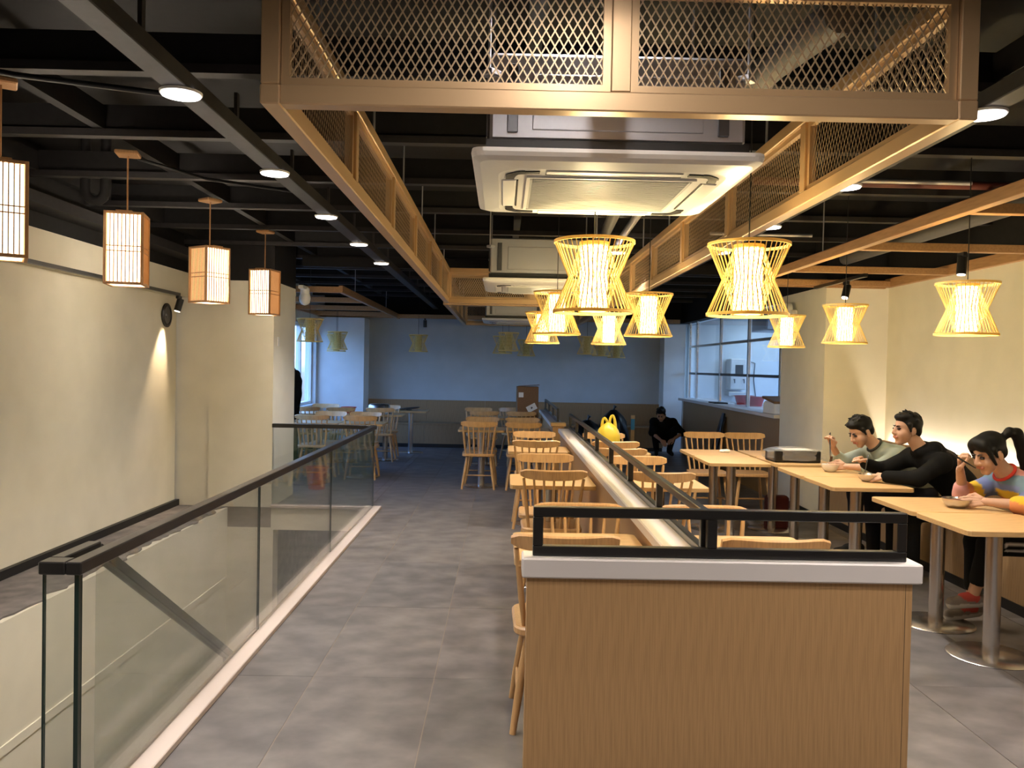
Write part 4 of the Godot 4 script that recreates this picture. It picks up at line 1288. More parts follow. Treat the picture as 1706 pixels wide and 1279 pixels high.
func small_things() -> void:
	# yellow bag on the far right table: a crumpled sack with two handle loops
	var bag := thing("plastic_bag", "bulging yellow plastic carrier bag tied on a table behind the divider", "bag", Vector3(1.06, 0.752, -8.22))
	var bm := mat("yellow_plastic", Color(0.80, 0.72, 0.24), 0.35)
	bm.backlight_enabled = true
	bm.backlight = Color(0.5, 0.45, 0.08)
	var nz := FastNoiseLite.new()
	nz.seed = 11
	nz.frequency = 7.0
	var sack := MB.new()
	var prev := []
	var prof := [[0.0, 0.075], [0.02, 0.105], [0.08, 0.118], [0.15, 0.115], [0.20, 0.098], [0.235, 0.070], [0.26, 0.036], [0.275, 0.018]]
	for k in prof.size():
		var ring := []
		for s in 28:
			var a := TAU * s / 28.0
			var y: float = prof[k][0]
			var r: float = prof[k][1] * (1.0 + 0.22 * nz.get_noise_3d(cos(a) * 0.5, y * 2.0, sin(a) * 0.5) + 0.05 * sin(a * 9.0) * y * 4.0)
			ring.append(Vector3(cos(a) * r, y, sin(a) * r * 0.8))
		prev.append(ring)
	part("sack", sack.loft(prev), bm, bag)
	for s in [-1.0, 1.0]:
		var p := []
		for k in 13:
			var a := PI * k / 12.0
			p.append(Vector3(s * 0.030 + 0.030 * cos(a) - (0.012 * sin(a) if s < 0 else -0.004), 0.225 + 0.11 * sin(a) * (0.8 if s < 0 else 1.05), 0.012 * s))
		part("handle", MB.new().tube(p, [0.02, 0.017, 0.014, 0.013, 0.013, 0.014, 0.014, 0.014, 0.013, 0.013, 0.014, 0.017, 0.02], 8, true, 0.45, Vector3.BACK), bm, bag)
	# cardboard box with labels
	var cb := thing("cardboard_box", "tall brown cardboard box with white labels at the farther divider", "box", Vector3(0.39, 0.752, -13.1), 0.05)
	part("carton", MB.new().span(Vector3(-0.165, 0, -0.15), Vector3(0.165, 0.50, 0.15), 0.003), M.cardboard, cb)
	part("flap", MB.new().box(Vector3(0.02, 0.515, 0.02), Vector3(0.33, 0.006, 0.20), 0.0, Basis(Vector3.BACK, 0.08)), M.cardboard, cb)
	part("label_sheet", MB.new().box(Vector3(0.06, 0.17, 0.1515), Vector3(0.155, 0.10, 0.003), 0.0, Basis(Vector3.BACK, 0.5)), M.paper, cb)
	part("label_sheet", MB.new().box(Vector3(-0.11, 0.37, 0.1515), Vector3(0.075, 0.075, 0.003)), M.paper, cb)
	part("printed_mark", MB.new().box(Vector3(0.06, 0.17, 0.154), Vector3(0.03, 0.025, 0.002), 0.0, Basis(Vector3.BACK, 0.8)), M.dark_steel, cb)
	# wrapped black appliance box, tissue packet
	var wb := thing("wrapped_box", "black box in shiny clear plastic wrap on a table by the pier", "box", Vector3(2.66, 0.752, -7.5), 0.04)
	part("carton", MB.new().span(Vector3(-0.22, 0, -0.13), Vector3(0.20, 0.105, 0.13), 0.008), M.black_plastic, wb)
	part("paper_sheet", MB.new().span(Vector3(-0.12, 0.106, -0.10), Vector3(0.14, 0.110, 0.11)), M.paper, wb)
	var film := mat("plastic_film", Color(0.85, 0.85, 0.85, 0.22), 0.12)
	film.transparency = BaseMaterial3D.TRANSPARENCY_ALPHA
	var fm := MB.new()
	var nf := FastNoiseLite.new()
	nf.seed = 5
	nf.frequency = 9.0
	var pr := []
	for k in 9:
		var f := k / 8.0
		var ring := []
		var x := -0.27 + 0.54 * f
		var sc := sin(PI * clampf(f * 0.92 + 0.04, 0, 1))
		sc = pow(sc, 0.35)
		for s in 20:
			var a := TAU * s / 20.0
			var c := Vector2(cos(a), sin(a))
			var q := c / maxf(absf(c.x), absf(c.y))
			var w := 1.0 + 0.10 * nf.get_noise_3d(x * 3.0, c.x, c.y)
			ring.append(Vector3(x, 0.064 + q.y * 0.062 * sc * w, q.x * 0.15 * sc * w))
		if k > 0:
			for s in 20:
				fm.quad(pr[s], pr[(s + 1) % 20], ring[(s + 1) % 20], ring[s])
		pr = ring
	part("plastic_wrap", fm, film, wb)
	single("tissue_packet", MB.new().box(Vector3(0, 0.015, 0), Vector3(0.11, 0.028, 0.06), 0.01, Basis(Vector3.UP, 0.5)), M.paper, "small white tissue packet lying on the table by the counter", "tissue packet", Vector3(2.22, 0.751, -8.2))
	var mug := mat("white_ceramic", Color(0.9, 0.88, 0.85), 0.25)
	var rice := mat("rice", Color(0.85, 0.80, 0.70), 0.8)
	var stew := mat("stew", Color(0.42, 0.22, 0.12), 0.5)
	rice_bowl("metal_bowl", "steel bowl of food before the girl in the striped sweater", Vector3(2.80, 0.752, -5.04), 0.085, 0.055, M.steel, stew)
	rice_bowl("metal_bowl", "steel bowl before the boy in the black hoodie", Vector3(2.76, 0.752, -6.18), 0.075, 0.055, M.steel, rice)
	rice_bowl("white_bowl", "white bowl held by the boy in the grey-green top", Vector3(2.70, 0.752, -6.76), 0.07, 0.06, mug, stew)
	# rear window tables
	var bs := thing("steel_basin", "shiny upturned steel basin on a rear window table", "basin", Vector3(-2.02, 0.752, -13.6))
	part("bowl", MB.new().lathe([Vector2(0.22, 0.0), Vector2(0.225, 0.012), Vector2(0.195, 0.02), Vector2(0.175, 0.13), Vector2(0.155, 0.155), Vector2(0, 0.158)], 32), M.steel, bs)
	part("rim", MB.new().lathe([Vector2(0.19, 0.0), Vector2(0.23, 0.002), Vector2(0.23, 0.010), Vector2(0.19, 0.014)], 32), M.steel, bs)
	basin("shallow red basin on the farther window table", Vector3(-2.50, 0.752, -13.5), 0.12, 0.10, M.red_plastic)
	var tr := thing("round_tray", "round dark serving tray propped on the small rear table", "tray", Vector3(-1.66, 0.753, -14.75))
	var tb := Basis(Vector3.BACK, 0.10)
	part("plate", MB.new().lathe([Vector2(0, 0.02), Vector2(0.17, 0.02), Vector2(0.20, 0.035), Vector2(0.19, 0.04), Vector2(0.165, 0.027), Vector2(0, 0.027)], 36, Vector3.ZERO, tb), M.dark_steel, tr)
	part("foot", MB.new().lathe([Vector2(0, 0), Vector2(0.05, 0), Vector2(0.05, 0.02)], 20), M.dark_steel, tr)
	single("steel_plate", MB.new().lathe([Vector2(0, 0), Vector2(0.10, 0), Vector2(0.14, 0.012), Vector2(0.135, 0.016), Vector2(0, 0.006)], 30), M.steel, "round steel plate on the window table by the pier", "plate", Vector3(-2.96, 0.752, -11.35))
	var rb := thing("bucket", "red plastic bucket on the floor under the window tables", "bucket", Vector3(-2.28, 0.001, -10.25))
	part("pail", MB.new().lathe([Vector2(0, 0), Vector2(0.10, 0), Vector2(0.135, 0.27), Vector2(0.125, 0.27), Vector2(0.095, 0.01), Vector2(0, 0.01)], 28), M.red_plastic, rb)
	part("rim", MB.new().lathe([Vector2(0.13, 0.255), Vector2(0.148, 0.257), Vector2(0.148, 0.272), Vector2(0.13, 0.274)], 28), M.red_plastic, rb)
	# things in the dark rear right corner
	var sk := thing("wood_pole", "slim wood pole with a blue painted top standing in the dark corner", "pole", Vector3(2.15, 0, -13.6))
	part("shaft", MB.new().span(Vector3(-0.028, 0, -0.02), Vector3(0.028, 0.56, 0.02), 0.002), M.chair_wood, sk)
	part("blue_band", MB.new().span(Vector3(-0.029, 0.56, -0.021), Vector3(0.029, 0.74, 0.021), 0.002), mat("blue_paint", Color(0.22, 0.55, 0.68), 0.5), sk)
	part("tip", MB.new().span(Vector3(-0.032, 0.74, -0.024), Vector3(0.032, 0.80, 0.024), 0.004), M.chair_wood, sk)
	part("foot_block", MB.new().span(Vector3(-0.12, 0, -0.12), Vector3(0.12, 0.03, 0.12), 0.004), M.dark_steel, sk)
	var gb := mat("bin_bag", Color(0.045, 0.045, 0.05), 0.3)
	var spots := [[Vector3(1.55, 0, -15.0), 0.33, 0.62, "big black rubbish sack slumped by the rear bench, nearer the divider"], [Vector3(2.05, 0, -15.25), 0.30, 0.80, "tall black rubbish sack behind the wood pole"], [Vector3(1.0, 0, -14.9), 0.25, 0.45, "low black rubbish sack behind the divider rail"]]
	for k in 3:
		var s = spots[k]
		var mb := MB.new()
		var pv := []
		for j in 9:
			var f := j / 8.0
			var ring := []
			for q in 24:
				var a := TAU * q / 24.0
				var r: float = s[1] * sqrt(maxf(0.0, 1.0 - pow(f, 2.2) * 0.97)) * (0.88 + 0.2 * minf(f * 4.0, 1.0) + 0.16 * nz.get_noise_3d(cos(a) + k * 5.0, f * 0.4, sin(a)))
				ring.append(Vector3(cos(a) * r, f * float(s[2]), sin(a) * r))
			pv.append(ring)
		mb.loft(pv)
		var rs := thing("rubbish_sack", s[3], "rubbish sack", s[0], 0.0, "black sacks in the rear corner")
		part("sack", mb, gb, rs)
		part("knot", MB.new().tube([Vector3(0, float(s[2]) - 0.01, 0), Vector3(0.01, float(s[2]) + 0.03, 0), Vector3(0.03, float(s[2]) + 0.08, 0.01)], [0.03, 0.015, 0.04], 8), gb, rs)
	single("shopping_bag", MB.new().span(Vector3(-0.11, 0, -0.06), Vector3(0.11, 0.33, 0.06), 0.02), mat("dark_red_cloth", Color(0.30, 0.06, 0.06), 0.8), "dark red bag on the floor under the table by the pier", "bag", Vector3(2.75, 0.001, -8.2))
	single("paper_stack", MB.new().box(Vector3(0, 0.03, 0), Vector3(0.22, 0.06, 0.14), 0.006, Basis(Vector3.UP, 0.3)), M.paper, "white paper packet on the floor under the counter tables", "packet", Vector3(2.13, 0.001, -7.35))
	# wall fittings
	var sp := thing("wall_speaker", "round black wall speaker on the stair wall", "speaker", Vector3(-3.498, 2.02, -8.62))
	var sb := Basis(Vector3.BACK, -PI / 2)
	part("ring", MB.new().lathe([Vector2(0.10, 0.0), Vector2(0.125, 0.004), Vector2(0.125, 0.014), Vector2(0.095, 0.022), Vector2(0.09, 0.01)], 32, Vector3.ZERO, sb), M.black_plastic, sp)
	part("cone", MB.new().lathe([Vector2(0.092, 0.012), Vector2(0.03, 0.005), Vector2(0.025, 0.012), Vector2(0.0, 0.016)], 32, Vector3.ZERO, sb), M.dark_steel, sp)
	var em := thing("emergency_light", "white twin-head emergency light on the pier by the kitchen glass", "emergency light", Vector3(3.31, 2.20, -9.55))
	part("case", MB.new().span(Vector3(-0.06, -0.10, -0.18), Vector3(0.019, 0.07, 0.18), 0.015), M.white_plastic, em)
	for s in [-1.0, 1.0]:
		part("lamp_head", MB.new().tube([Vector3(-0.03, 0.10, s * 0.09), Vector3(-0.11, 0.09, s * 0.09)], [0.05, 0.058], 16), M.white_plastic, em)
		part("reflector", MB.new().tube([Vector3(-0.1105, 0.09, s * 0.09), Vector3(-0.1125, 0.09, s * 0.09)], 0.03, 14), M.black_plastic, em)
	var cc := thing("dome_camera", "white dome camera on the pier by the window", "camera", Vector3(-2.40, 2.33, -10.0))
	part("mount", MB.new().tube([Vector3(0, 0.12, 0), Vector3(0, 0.05, 0)], 0.055, 18), M.white_plastic, cc)
	part("dome", MB.new().ellipsoid(Vector3(0, 0.0, 0), Vector3(0.07, 0.085, 0.07)), M.white_plastic, cc)
	part("bracket", MB.new().span(Vector3(-0.03, 0.10, -0.05), Vector3(0.03, 0.14, 0.21)), M.white_plastic, cc)
	part("lens_band", MB.new().tube([Vector3(-0.075, -0.01, -0.02), Vector3(-0.06, -0.01, -0.02)], 0.03, 12), M.black_plastic, cc)
	single("wall_socket", MB.new().span(Vector3(0, -0.05, -0.03), Vector3(0.012, 0.05, 0.03), 0.003), M.white_plastic, "small white switch plate on the side of the cream pier", "switch", Vector3(-2.4605, 1.78, -9.05))

func outdoors() -> void:
	struct("ground_outside", MB.new().span(Vector3(-40, -4.3, -60), Vector3(40, -4.2, 40)), M.ground)
	for k in 3:
		var t := thing("street_tree", ["leafy tree outside the window, nearest the rear pier", "leafy tree outside the window, middle one", "leafy tree outside the window, behind the window pier"][k], "tree", Vector3(-7.6 - 0.6 * k, -4.2, -19.5 + 4.0 * k), 0.0, "trees outside the window")
		part("trunk", MB.new().tube([Vector3.ZERO, Vector3(0.1, 3.0, 0.1), Vector3(0, 6.2, 0)], [0.16, 0.12, 0.05], 10), M.bark, t)
		var rng := RandomNumberGenerator.new()
		rng.seed = 30 + k
		var mb := MB.new()
		for j in 900:
			var d := Vector3(rng.randfn(), rng.randfn(), rng.randfn()).normalized()
			var p := Vector3(0, 5.6, 0) + d * Vector3(1.9, 2.3, 1.9) * pow(rng.randf(), 0.4)
			var b := Basis.from_euler(Vector3(rng.randf() * TAU, rng.randf() * TAU, 0))
			var s := rng.randf_range(0.10, 0.2)
			mb.quad(p + b * Vector3(-s * 0.5, 0, 0), p + b * Vector3(0, 0, -s), p + b * Vector3(s * 0.5, 0, 0), p + b * Vector3(0, 0, s))
		part("crown", mb, M.foliage, t, true)

# ---------------------------------------------------------------- people
# Bones are tapered capsules [a, b, ra, rb, id] or ellipsoids [centre, radii, basis, id], joined by a smooth minimum on a grid and meshed as surface nets.
func net(prims: Array, cell: float, k: float, colour: Callable, into: MB) -> void:
	var lo := Vector3.ONE * 1e9
	var hi := -lo
	var boxes := []
	for p in prims:
		var a: Vector3
		var b: Vector3
		if p[1] is Vector3 and p.size() == 5:
			var r := maxf(p[2], p[3])
			a = Vector3(minf(p[0].x, p[1].x), minf(p[0].y, p[1].y), minf(p[0].z, p[1].z)) - Vector3.ONE * r
			b = Vector3(maxf(p[0].x, p[1].x), maxf(p[0].y, p[1].y), maxf(p[0].z, p[1].z)) + Vector3.ONE * r
		else:
			var bs: Basis = p[2]
			var e: Vector3 = (bs.x * p[1].x).abs() + (bs.y * p[1].y).abs() + (bs.z * p[1].z).abs()
			a = p[0] - e
			b = p[0] + e
		var mg := Vector3.ONE * (k + cell * 2.0)
		a -= mg
		b += mg
		boxes.append([a, b])
		lo = Vector3(minf(lo.x, a.x), minf(lo.y, a.y), minf(lo.z, a.z))
		hi = Vector3(maxf(hi.x, b.x), maxf(hi.y, b.y), maxf(hi.z, b.z))
	lo -= Vector3.ONE * cell
	var nx := int((hi.x - lo.x) / cell) + 3
	var ny := int((hi.y - lo.y) / cell) + 3
	var nz := int((hi.z - lo.z) / cell) + 3
	var g := PackedFloat32Array()
	g.resize(nx * ny * nz)
	g.fill(9.0)
	var own := PackedInt32Array()
	own.resize(nx * ny * nz)
	var near := PackedFloat32Array()
	near.resize(nx * ny * nz)
	near.fill(9.0)
	for pi in prims.size():
		var p: Array = prims[pi]
		var cap: bool = p.size() == 5
		var A: Vector3 = p[0]
		var ba := Vector3.ZERO
		var inv := 0.0
		var ra := 0.0
		var dr := 0.0
		var rr := Vector3.ONE
		var tb := Basis()
		var rmin := 1.0
		if cap:
			ba = p[1] - A
			inv = 1.0 / maxf(ba.length_squared(), 1e-9)
			ra = p[2]
			dr = p[3] - p[2]
		else:
			rr = Vector3.ONE / p[1]
			tb = (p[2] as Basis).transposed()
			rmin = minf(p[1].x, minf(p[1].y, p[1].z))
		var i0 := ((boxes[pi][0] - lo) / cell) as Vector3
		var i1 := ((boxes[pi][1] - lo) / cell) as Vector3
		for z in range(maxi(int(i0.z), 0), mini(int(i1.z) + 2, nz)):
			for y in range(maxi(int(i0.y), 0), mini(int(i1.y) + 2, ny)):
				var q := lo + Vector3(0, y, z) * cell
				var row := (z * ny + y) * nx
				for x in range(maxi(int(i0.x), 0), mini(int(i1.x) + 2, nx)):
					q.x = lo.x + x * cell
					var d: float
					if cap:
						var pa := q - A
						var t := clampf(pa.dot(ba) * inv, 0.0, 1.0)
						d = (pa - ba * t).length() - (ra + dr * t)
					else:
						var w := (tb * (q - A)) * rr
						var l := w.length()
						var l2 := (w * rr).length()
						d = l * (l - 1.0) / l2 if l2 > 1e-6 else -rmin
					var at := row + x
					if d < near[at]:
						near[at] = d
						own[at] = pi
					var o := g[at]
					var h := k - absf(o - d)
					g[at] = minf(o, d) - (h * h / (4.0 * k) if h > 0.0 else 0.0)
	# one vertex in each crossed cell
	var idx := PackedInt32Array()
	idx.resize(nx * ny * nz)
	idx.fill(-1)
	var reach := cell * 1.8
	var sy := nx
	var sz := nx * ny
	var base := into.v.size()
	var offs := [0, 1, sy, sy + 1, sz, sz + 1, sz + sy, sz + sy + 1]
	var edges := [[0, 1], [2, 3], [4, 5], [6, 7], [0, 2], [1, 3], [4, 6], [5, 7], [0, 4], [1, 5], [2, 6], [3, 7]]
	for z in nz - 1:
		for y in ny - 1:
			var row := (z * ny + y) * nx
			for x in nx - 1:
				var c := row + x
				if absf(g[c]) > reach:
					continue
				var inside := 0
				for o in offs:
					if g[c + o] < 0.0:
						inside += 1
				if inside == 0 or inside == 8:
					continue
				var s := Vector3.ZERO
				var m := 0
				for e in edges:
					var ga := g[c + offs[e[0]]]
					var gb := g[c + offs[e[1]]]
					if (ga < 0.0) == (gb < 0.0):
						continue
					var t := ga / (ga - gb)
					var pa := Vector3(e[0] & 1, (e[0] >> 1) & 1, e[0] >> 2)
					var pb := Vector3(e[1] & 1, (e[1] >> 1) & 1, e[1] >> 2)
					s += pa.lerp(pb, t)
					m += 1
				s /= m
				var gx := (g[c + 1] - g[c]) + (g[c + sy + sz + 1] - g[c + sy + sz])
				var gy := (g[c + sy] - g[c]) + (g[c + sz + sy + 1] - g[c + sz + 1])
				var gz := (g[c + sz] - g[c]) + (g[c + sz + sy + 1] - g[c + sy + 1])
				var pos := lo + (Vector3(x, y, z) + s) * cell
				var pr: Array = prims[own[c]]
				into.col = colour.call(pr[pr.size() - 1], pos)
				idx[c] = into.vert(pos, Vector3(gx, gy, gz).normalized())
	for z in range(1, nz - 1):
		for y in range(1, ny - 1):
			var row := (z * ny + y) * nx
			for x in range(1, nx - 1):
				var c := row + x
				if absf(g[c]) > reach:
					continue
				var in0 := g[c] < 0.0
				for ax in 3:
					var st: int = [1, sy, sz][ax]
					if in0 == (g[c + st] < 0.0):
						continue
					var u: int = [sy, sz, 1][ax]
					var w: int = [sz, 1, sy][ax]
					var a := idx[c - u - w]
					var b := idx[c - w]
					var d := idx[c]
					var e := idx[c - u]
					if a < 0 or b < 0 or d < 0 or e < 0:
						continue
					# counter-clockwise seen from +ax is a, b, d, e; the engine wants clockwise outside
					if in0:
						into.ix.append_array([a, d, b, a, e, d])
					else:
						into.ix.append_array([a, b, d, a, d, e])

const SKIN := Color(0.50, 0.30, 0.205)
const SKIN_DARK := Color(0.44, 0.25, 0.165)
func plain(c: Color) -> Callable:
	return func(_id, _p) -> Color: return c

func head_prims(c: Vector3, f: Vector3, roll := 0.0) -> Array:
	f = f.normalized()
	var s := f.cross(Vector3.UP).normalized()
	var u := s.cross(f)
	var B := Basis(f, u, s) * Basis(Vector3.RIGHT, roll)
	var e := func(x, y, z, rx, ry, rz, id) -> Array: return [c + B * Vector3(x, y, z), Vector3(rx, ry, rz), B, id]
	var cp := func(a: Vector3, b: Vector3, ra, rb, id) -> Array: return [c + B * a, c + B * b, ra, rb, id]
	var o := [e.call(-0.012, 0.035, 0, 0.094, 0.084, 0.074, 0), e.call(0.028, -0.035, 0, 0.062, 0.076, 0.059, 0), cp.call(Vector3(0.055, -0.098, -0.012), Vector3(0.055, -0.098, 0.012), 0.02, 0.02, 0),
		cp.call(Vector3(0.086, 0.012, 0), Vector3(0.104, -0.026, 0), 0.008, 0.0125, 0), cp.call(Vector3(0.094, -0.032, -0.012), Vector3(0.094, -0.032, 0.012), 0.008, 0.008, 0),
		cp.call(Vector3(0.088, -0.060, -0.018), Vector3(0.088, -0.060, 0.018), 0.0075, 0.0075, 2)]
	for z in [-1.0, 1.0]:
		o.append(e.call(0.048, -0.032, z * 0.036, 0.034, 0.034, 0.028, 0))
		o.append(e.call(-0.012, -0.012, z * 0.075, 0.020, 0.031, 0.010, 0))
		o.append(e.call(0.0825, 0.004, z * 0.031, 0.009, 0.0065, 0.0135, 3))
		o.append(cp.call(Vector3(0.090, 0.024, z * 0.015), Vector3(0.079, 0.027, z * 0.047), 0.0045, 0.0035, 3))
	return o

func hand_prims(w: Vector3, d: Vector3, palm: Vector3, thumb: Vector3, curl: float) -> Array:
	d = d.normalized()
	palm = (palm - d * palm.dot(d)).normalized()
	thumb = (thumb - d * thumb.dot(d) - palm * thumb.dot(palm)).normalized()
	var o := []
	var off := [0.027, 0.009, -0.009, -0.026]
	var len := [0.074, 0.083, 0.077, 0.060]
	for k in 4:
		var a: Vector3 = w + thumb * float(off[k]) * 0.55
		var b: Vector3 = w + d * (0.078 - 0.004 * absf(k - 1.0)) + thumb * off[k]
		o.append([a, b, 0.0125, 0.0105, 0])
		var dir := d
		var p := b
		for j in 3:
			var ang := curl * (0.9 if j == 0 else 1.1)
			dir = dir.rotated(thumb, 0.0)
			dir = (dir * cos(ang) + (palm - dir * palm.dot(dir)).normalized() * sin(ang)).normalized()
			var q: Vector3 = p + dir * len[k] * [0.45, 0.32, 0.23][j]
			o.append([p, q, 0.0092 - 0.0008 * j, 0.0086 - 0.0010 * j, 0])
			p = q
	var t0 := w + d * 0.018 + thumb * 0.022
	var t1 := t0 + d * 0.028 + thumb * 0.026 + palm * 0.012
	var t2 := t1 + (d * 0.75 + palm * 0.55 - thumb * 0.05).normalized() * 0.032
	var t3 := t2 + (d * 0.8 + palm * 0.6 - thumb * 0.35).normalized() * 0.024
	o.append([t0, t1, 0.0145, 0.0115, 0])
	o.append([t1, t2, 0.0110, 0.0100, 0])
	o.append([t2, t3, 0.0098, 0.0080, 0])
	return o

func cloth_mat() -> StandardMaterial3D:
	if not M.has("cloth"):
		var m := mat("cloth", Color.WHITE, 0.9, 0, 0.2)
		m.vertex_color_use_as_albedo = true
		var s := mat("skin", Color.WHITE, 0.5, 0, 0.4)
		s.vertex_color_use_as_albedo = true
		var h := mat("hair", Color.WHITE, 0.55, 0, 0.3)
		h.vertex_color_use_as_albedo = true
	return M.cloth

func mesh_of(prims: Array, cell: float, k: float, c: Callable) -> MB:
	var mb := MB.new()
	mb.use_col = true
	net(prims, cell, k, c, mb)
	return mb

# j: joints in metres relative to the thing's base
func person(label: String, at: Vector3, j: Dictionary, look: Dictionary) -> Node3D:
	var t := thing("person", label, "person", at)
	cloth_mat()
	var skin: Color = look.get("skin", SKIN)
	var lips := Color(skin.r * 0.85, skin.g * 0.55, skin.b * 0.55)
	var face := func(id, _p) -> Color: return [skin, skin, lips, Color(0.02, 0.015, 0.013)][id]
	# body: trunk, limbs and neck, then head and hands on finer grids of the same mesh
	var core := [[j.pelvis, j.belly, 0.10, 0.095, 0], [j.belly, j.chest, 0.095, 0.11, 0], [j.chest, j.neck, 0.10, 0.06, 0], [j.shoulder_l, j.shoulder_r, 0.05, 0.05, 0], [j.neck, j.head + (j.neck - j.head) * 0.35, 0.052, 0.05, 0]]
	for s in ["l", "r"]:
		core.append([j["shoulder_" + s], j["elbow_" + s], 0.042, 0.036, 0])
		core.append([j["elbow_" + s], j["wrist_" + s], 0.037, 0.025, 0])
		core.append([j["hip_" + s], j["knee_" + s], 0.07, 0.05, 0])
		core.append([j["knee_" + s], j["ankle_" + s], 0.048, 0.034, 0])
	var body := MB.new()
	body.use_col = true
	net(core, 0.014, 0.03, face, body)
	net(head_prims(j.head, j.look, look.get("roll", 0.0)), look.get("head_cell", 0.0048), 0.012, face, body)
	if look.get("hands", true):
		for s in ["l", "r"]:
			if j.has("hand_" + s):
				var h: Array = j["hand_" + s]
				net(hand_prims(j["wrist_" + s], h[0], h[1], h[2], h[3]), 0.0045, 0.006, face, body)
	part("body", body, M.skin, t)
	# clothes
	var top := [[j.pelvis + Vector3(0, 0.025, 0), j.belly, 0.122, 0.128, 0], [j.belly, j.chest, 0.128, 0.142, 0], [j.chest, j.neck, 0.135, 0.07, 0], [j.shoulder_l, j.shoulder_r, 0.072, 0.072, 0]]
	var mid: Vector3 = (j.shoulder_l + j.shoulder_r) * 0.5
	for s in ["l", "r"]:
		var sd := 1.0 if s == "l" else -1.0
		var side: Vector3 = (j.shoulder_l - j.shoulder_r).normalized() * sd
		top.append([j.chest + side * 0.06, j.belly + side * 0.05, 0.11, 0.105, 0])
		top.append([j["shoulder_" + s], j["elbow_" + s], 0.066, 0.056, 1])
		var cuff: Vector3 = j["elbow_" + s].lerp(j["wrist_" + s], look.get("sleeve", 0.95))
		top.append([j["elbow_" + s], cuff, 0.056, look.get("cuff", 0.042), 2])
	if look.get("hood", false):
		var bk: Vector3 = (mid - j.look * 0.03)
		top.append([j.neck + Vector3(0.05, 0.03, -0.09), j.neck + Vector3(0.10, 0.02, 0.0), 0.035, 0.05, 0])
		top.append([j.neck + Vector3(0.10, 0.02, 0.0), j.neck + Vector3(0.05, 0.03, 0.09), 0.05, 0.035, 0])
		top.append([j.neck + Vector3(0.05, 0.03, 0.09), j.neck + Vector3(-0.04, -0.01, 0.05), 0.035, 0.025, 0])
		top.append([j.neck + Vector3(0.05, 0.03, -0.09), j.neck + Vector3(-0.04, -0.01, -0.05), 0.035, 0.025, 0])
	var shirt := part(look.get("top_name", "sweater"), mesh_of(top, 0.0125, 0.035, look.top), M.cloth, t)
	var nk: Vector3 = (j.head - j.neck).normalized()
	if look.has("collar"):
		var ring := MB.new()
		var ax := nk.cross(Vector3.BACK).normalized()
		var pts := []
		for q in 17:
			var a := TAU * q / 16.0
			pts.append(j.neck + nk * 0.035 + (ax * cos(a) + nk.cross(ax) * sin(a)) * 0.066)
		ring.tube(pts, 0.010, 8, false)
		part("collar", ring, look.collar, shirt)
	var legs := [[j.pelvis + Vector3(0, 0.02, 0), j.pelvis + Vector3(0, 0.03, 0), 0.12, 0.12, 0]]
	for s in ["l", "r"]:
		legs.append([j["hip_" + s], j["knee_" + s], 0.09, 0.068, 0])
		legs.append([j["knee_" + s], j["knee_" + s].lerp(j["ankle_" + s], look.get("hem", 0.95)), 0.067, 0.052, 0])
	part("trousers", mesh_of(legs, 0.014, 0.03, look.legs), M.cloth, t)
	for s in ["l", "r"]:
		if j.has("toe_" + s):
			var a: Vector3 = j["ankle_" + s]
			var b: Vector3 = j["toe_" + s]
			var heel := a + (a - b).normalized() * 0.045 + Vector3(0, -0.035, 0)
			var sh := [[heel, b, 0.036, 0.030, 0], [a + Vector3(0, -0.015, 0), a.lerp(b, 0.45), 0.040, 0.034, 1], [heel + Vector3(0, -0.022, 0), b + Vector3(0, -0.018, 0), 0.030, 0.027, 2]]
			part("shoe", mesh_of(sh, 0.008, 0.012, look.shoes), M.cloth, t)
	# hair
	var c: Vector3 = j.head
	var f: Vector3 = j.look.normalized()
	var sv := f.cross(Vector3.UP).normalized()
	var B := Basis(f, sv.cross(f), sv) * Basis(Vector3.RIGHT, look.get("roll", 0.0))
	var hp := []
	var hk: float = look.get("hair_k", 0.02)
	var ee := func(x, y, z, rx, ry, rz) -> Array: return [c + B * Vector3(x, y, z), Vector3(rx, ry, rz), B, 0]
	hp.append(ee.call(-0.024, 0.052, 0, 0.098, 0.082, 0.083))
	hp.append(ee.call(-0.068, -0.004, 0, 0.044, 0.062, 0.066))
	hp.append(ee.call(0.036, 0.092, 0, 0.055, 0.034, 0.064))
	for z in [-1.0, 1.0]:
		hp.append([c + B * Vector3(0.02, 0.04, z * 0.074), c + B * Vector3(0.012, -0.01, z * 0.077), 0.014, 0.007, 0])
	if look.get("ponytail", false):
		for q in [[0.055, 0.072, 0.03, 0.035, 0.035, 0.045], [0.055, 0.072, -0.03, 0.035, 0.035, 0.045]]:
			hp.append(ee.call(q[0], q[1], q[2], q[3], q[4], q[5]))
		for z in [-1.0, 1.0]:
			hp.append([c + B * Vector3(0.055, 0.05, z * 0.066), c + B * Vector3(0.035, -0.05, z * 0.075), 0.016, 0.008, 0])
		var tail := [Vector3(-0.085, 0.10, 0), Vector3(-0.125, 0.135, 0.0), Vector3(-0.175, 0.125, 0.01), Vector3(-0.21, 0.06, 0.015), Vector3(-0.225, -0.02, 0.02), Vector3(-0.225, -0.10, 0.02)]
		var tr := [0.022, 0.028, 0.034, 0.036, 0.030, 0.012]
		for q in 5:
			hp.append([c + tail[q].rotated(Vector3.UP, PI), c + tail[q + 1].rotated(Vector3.UP, PI), tr[q], tr[q + 1], 0])
	else:
		var rng := RandomNumberGenerator.new()
		rng.seed = int(absf(at.z) * 100.0)
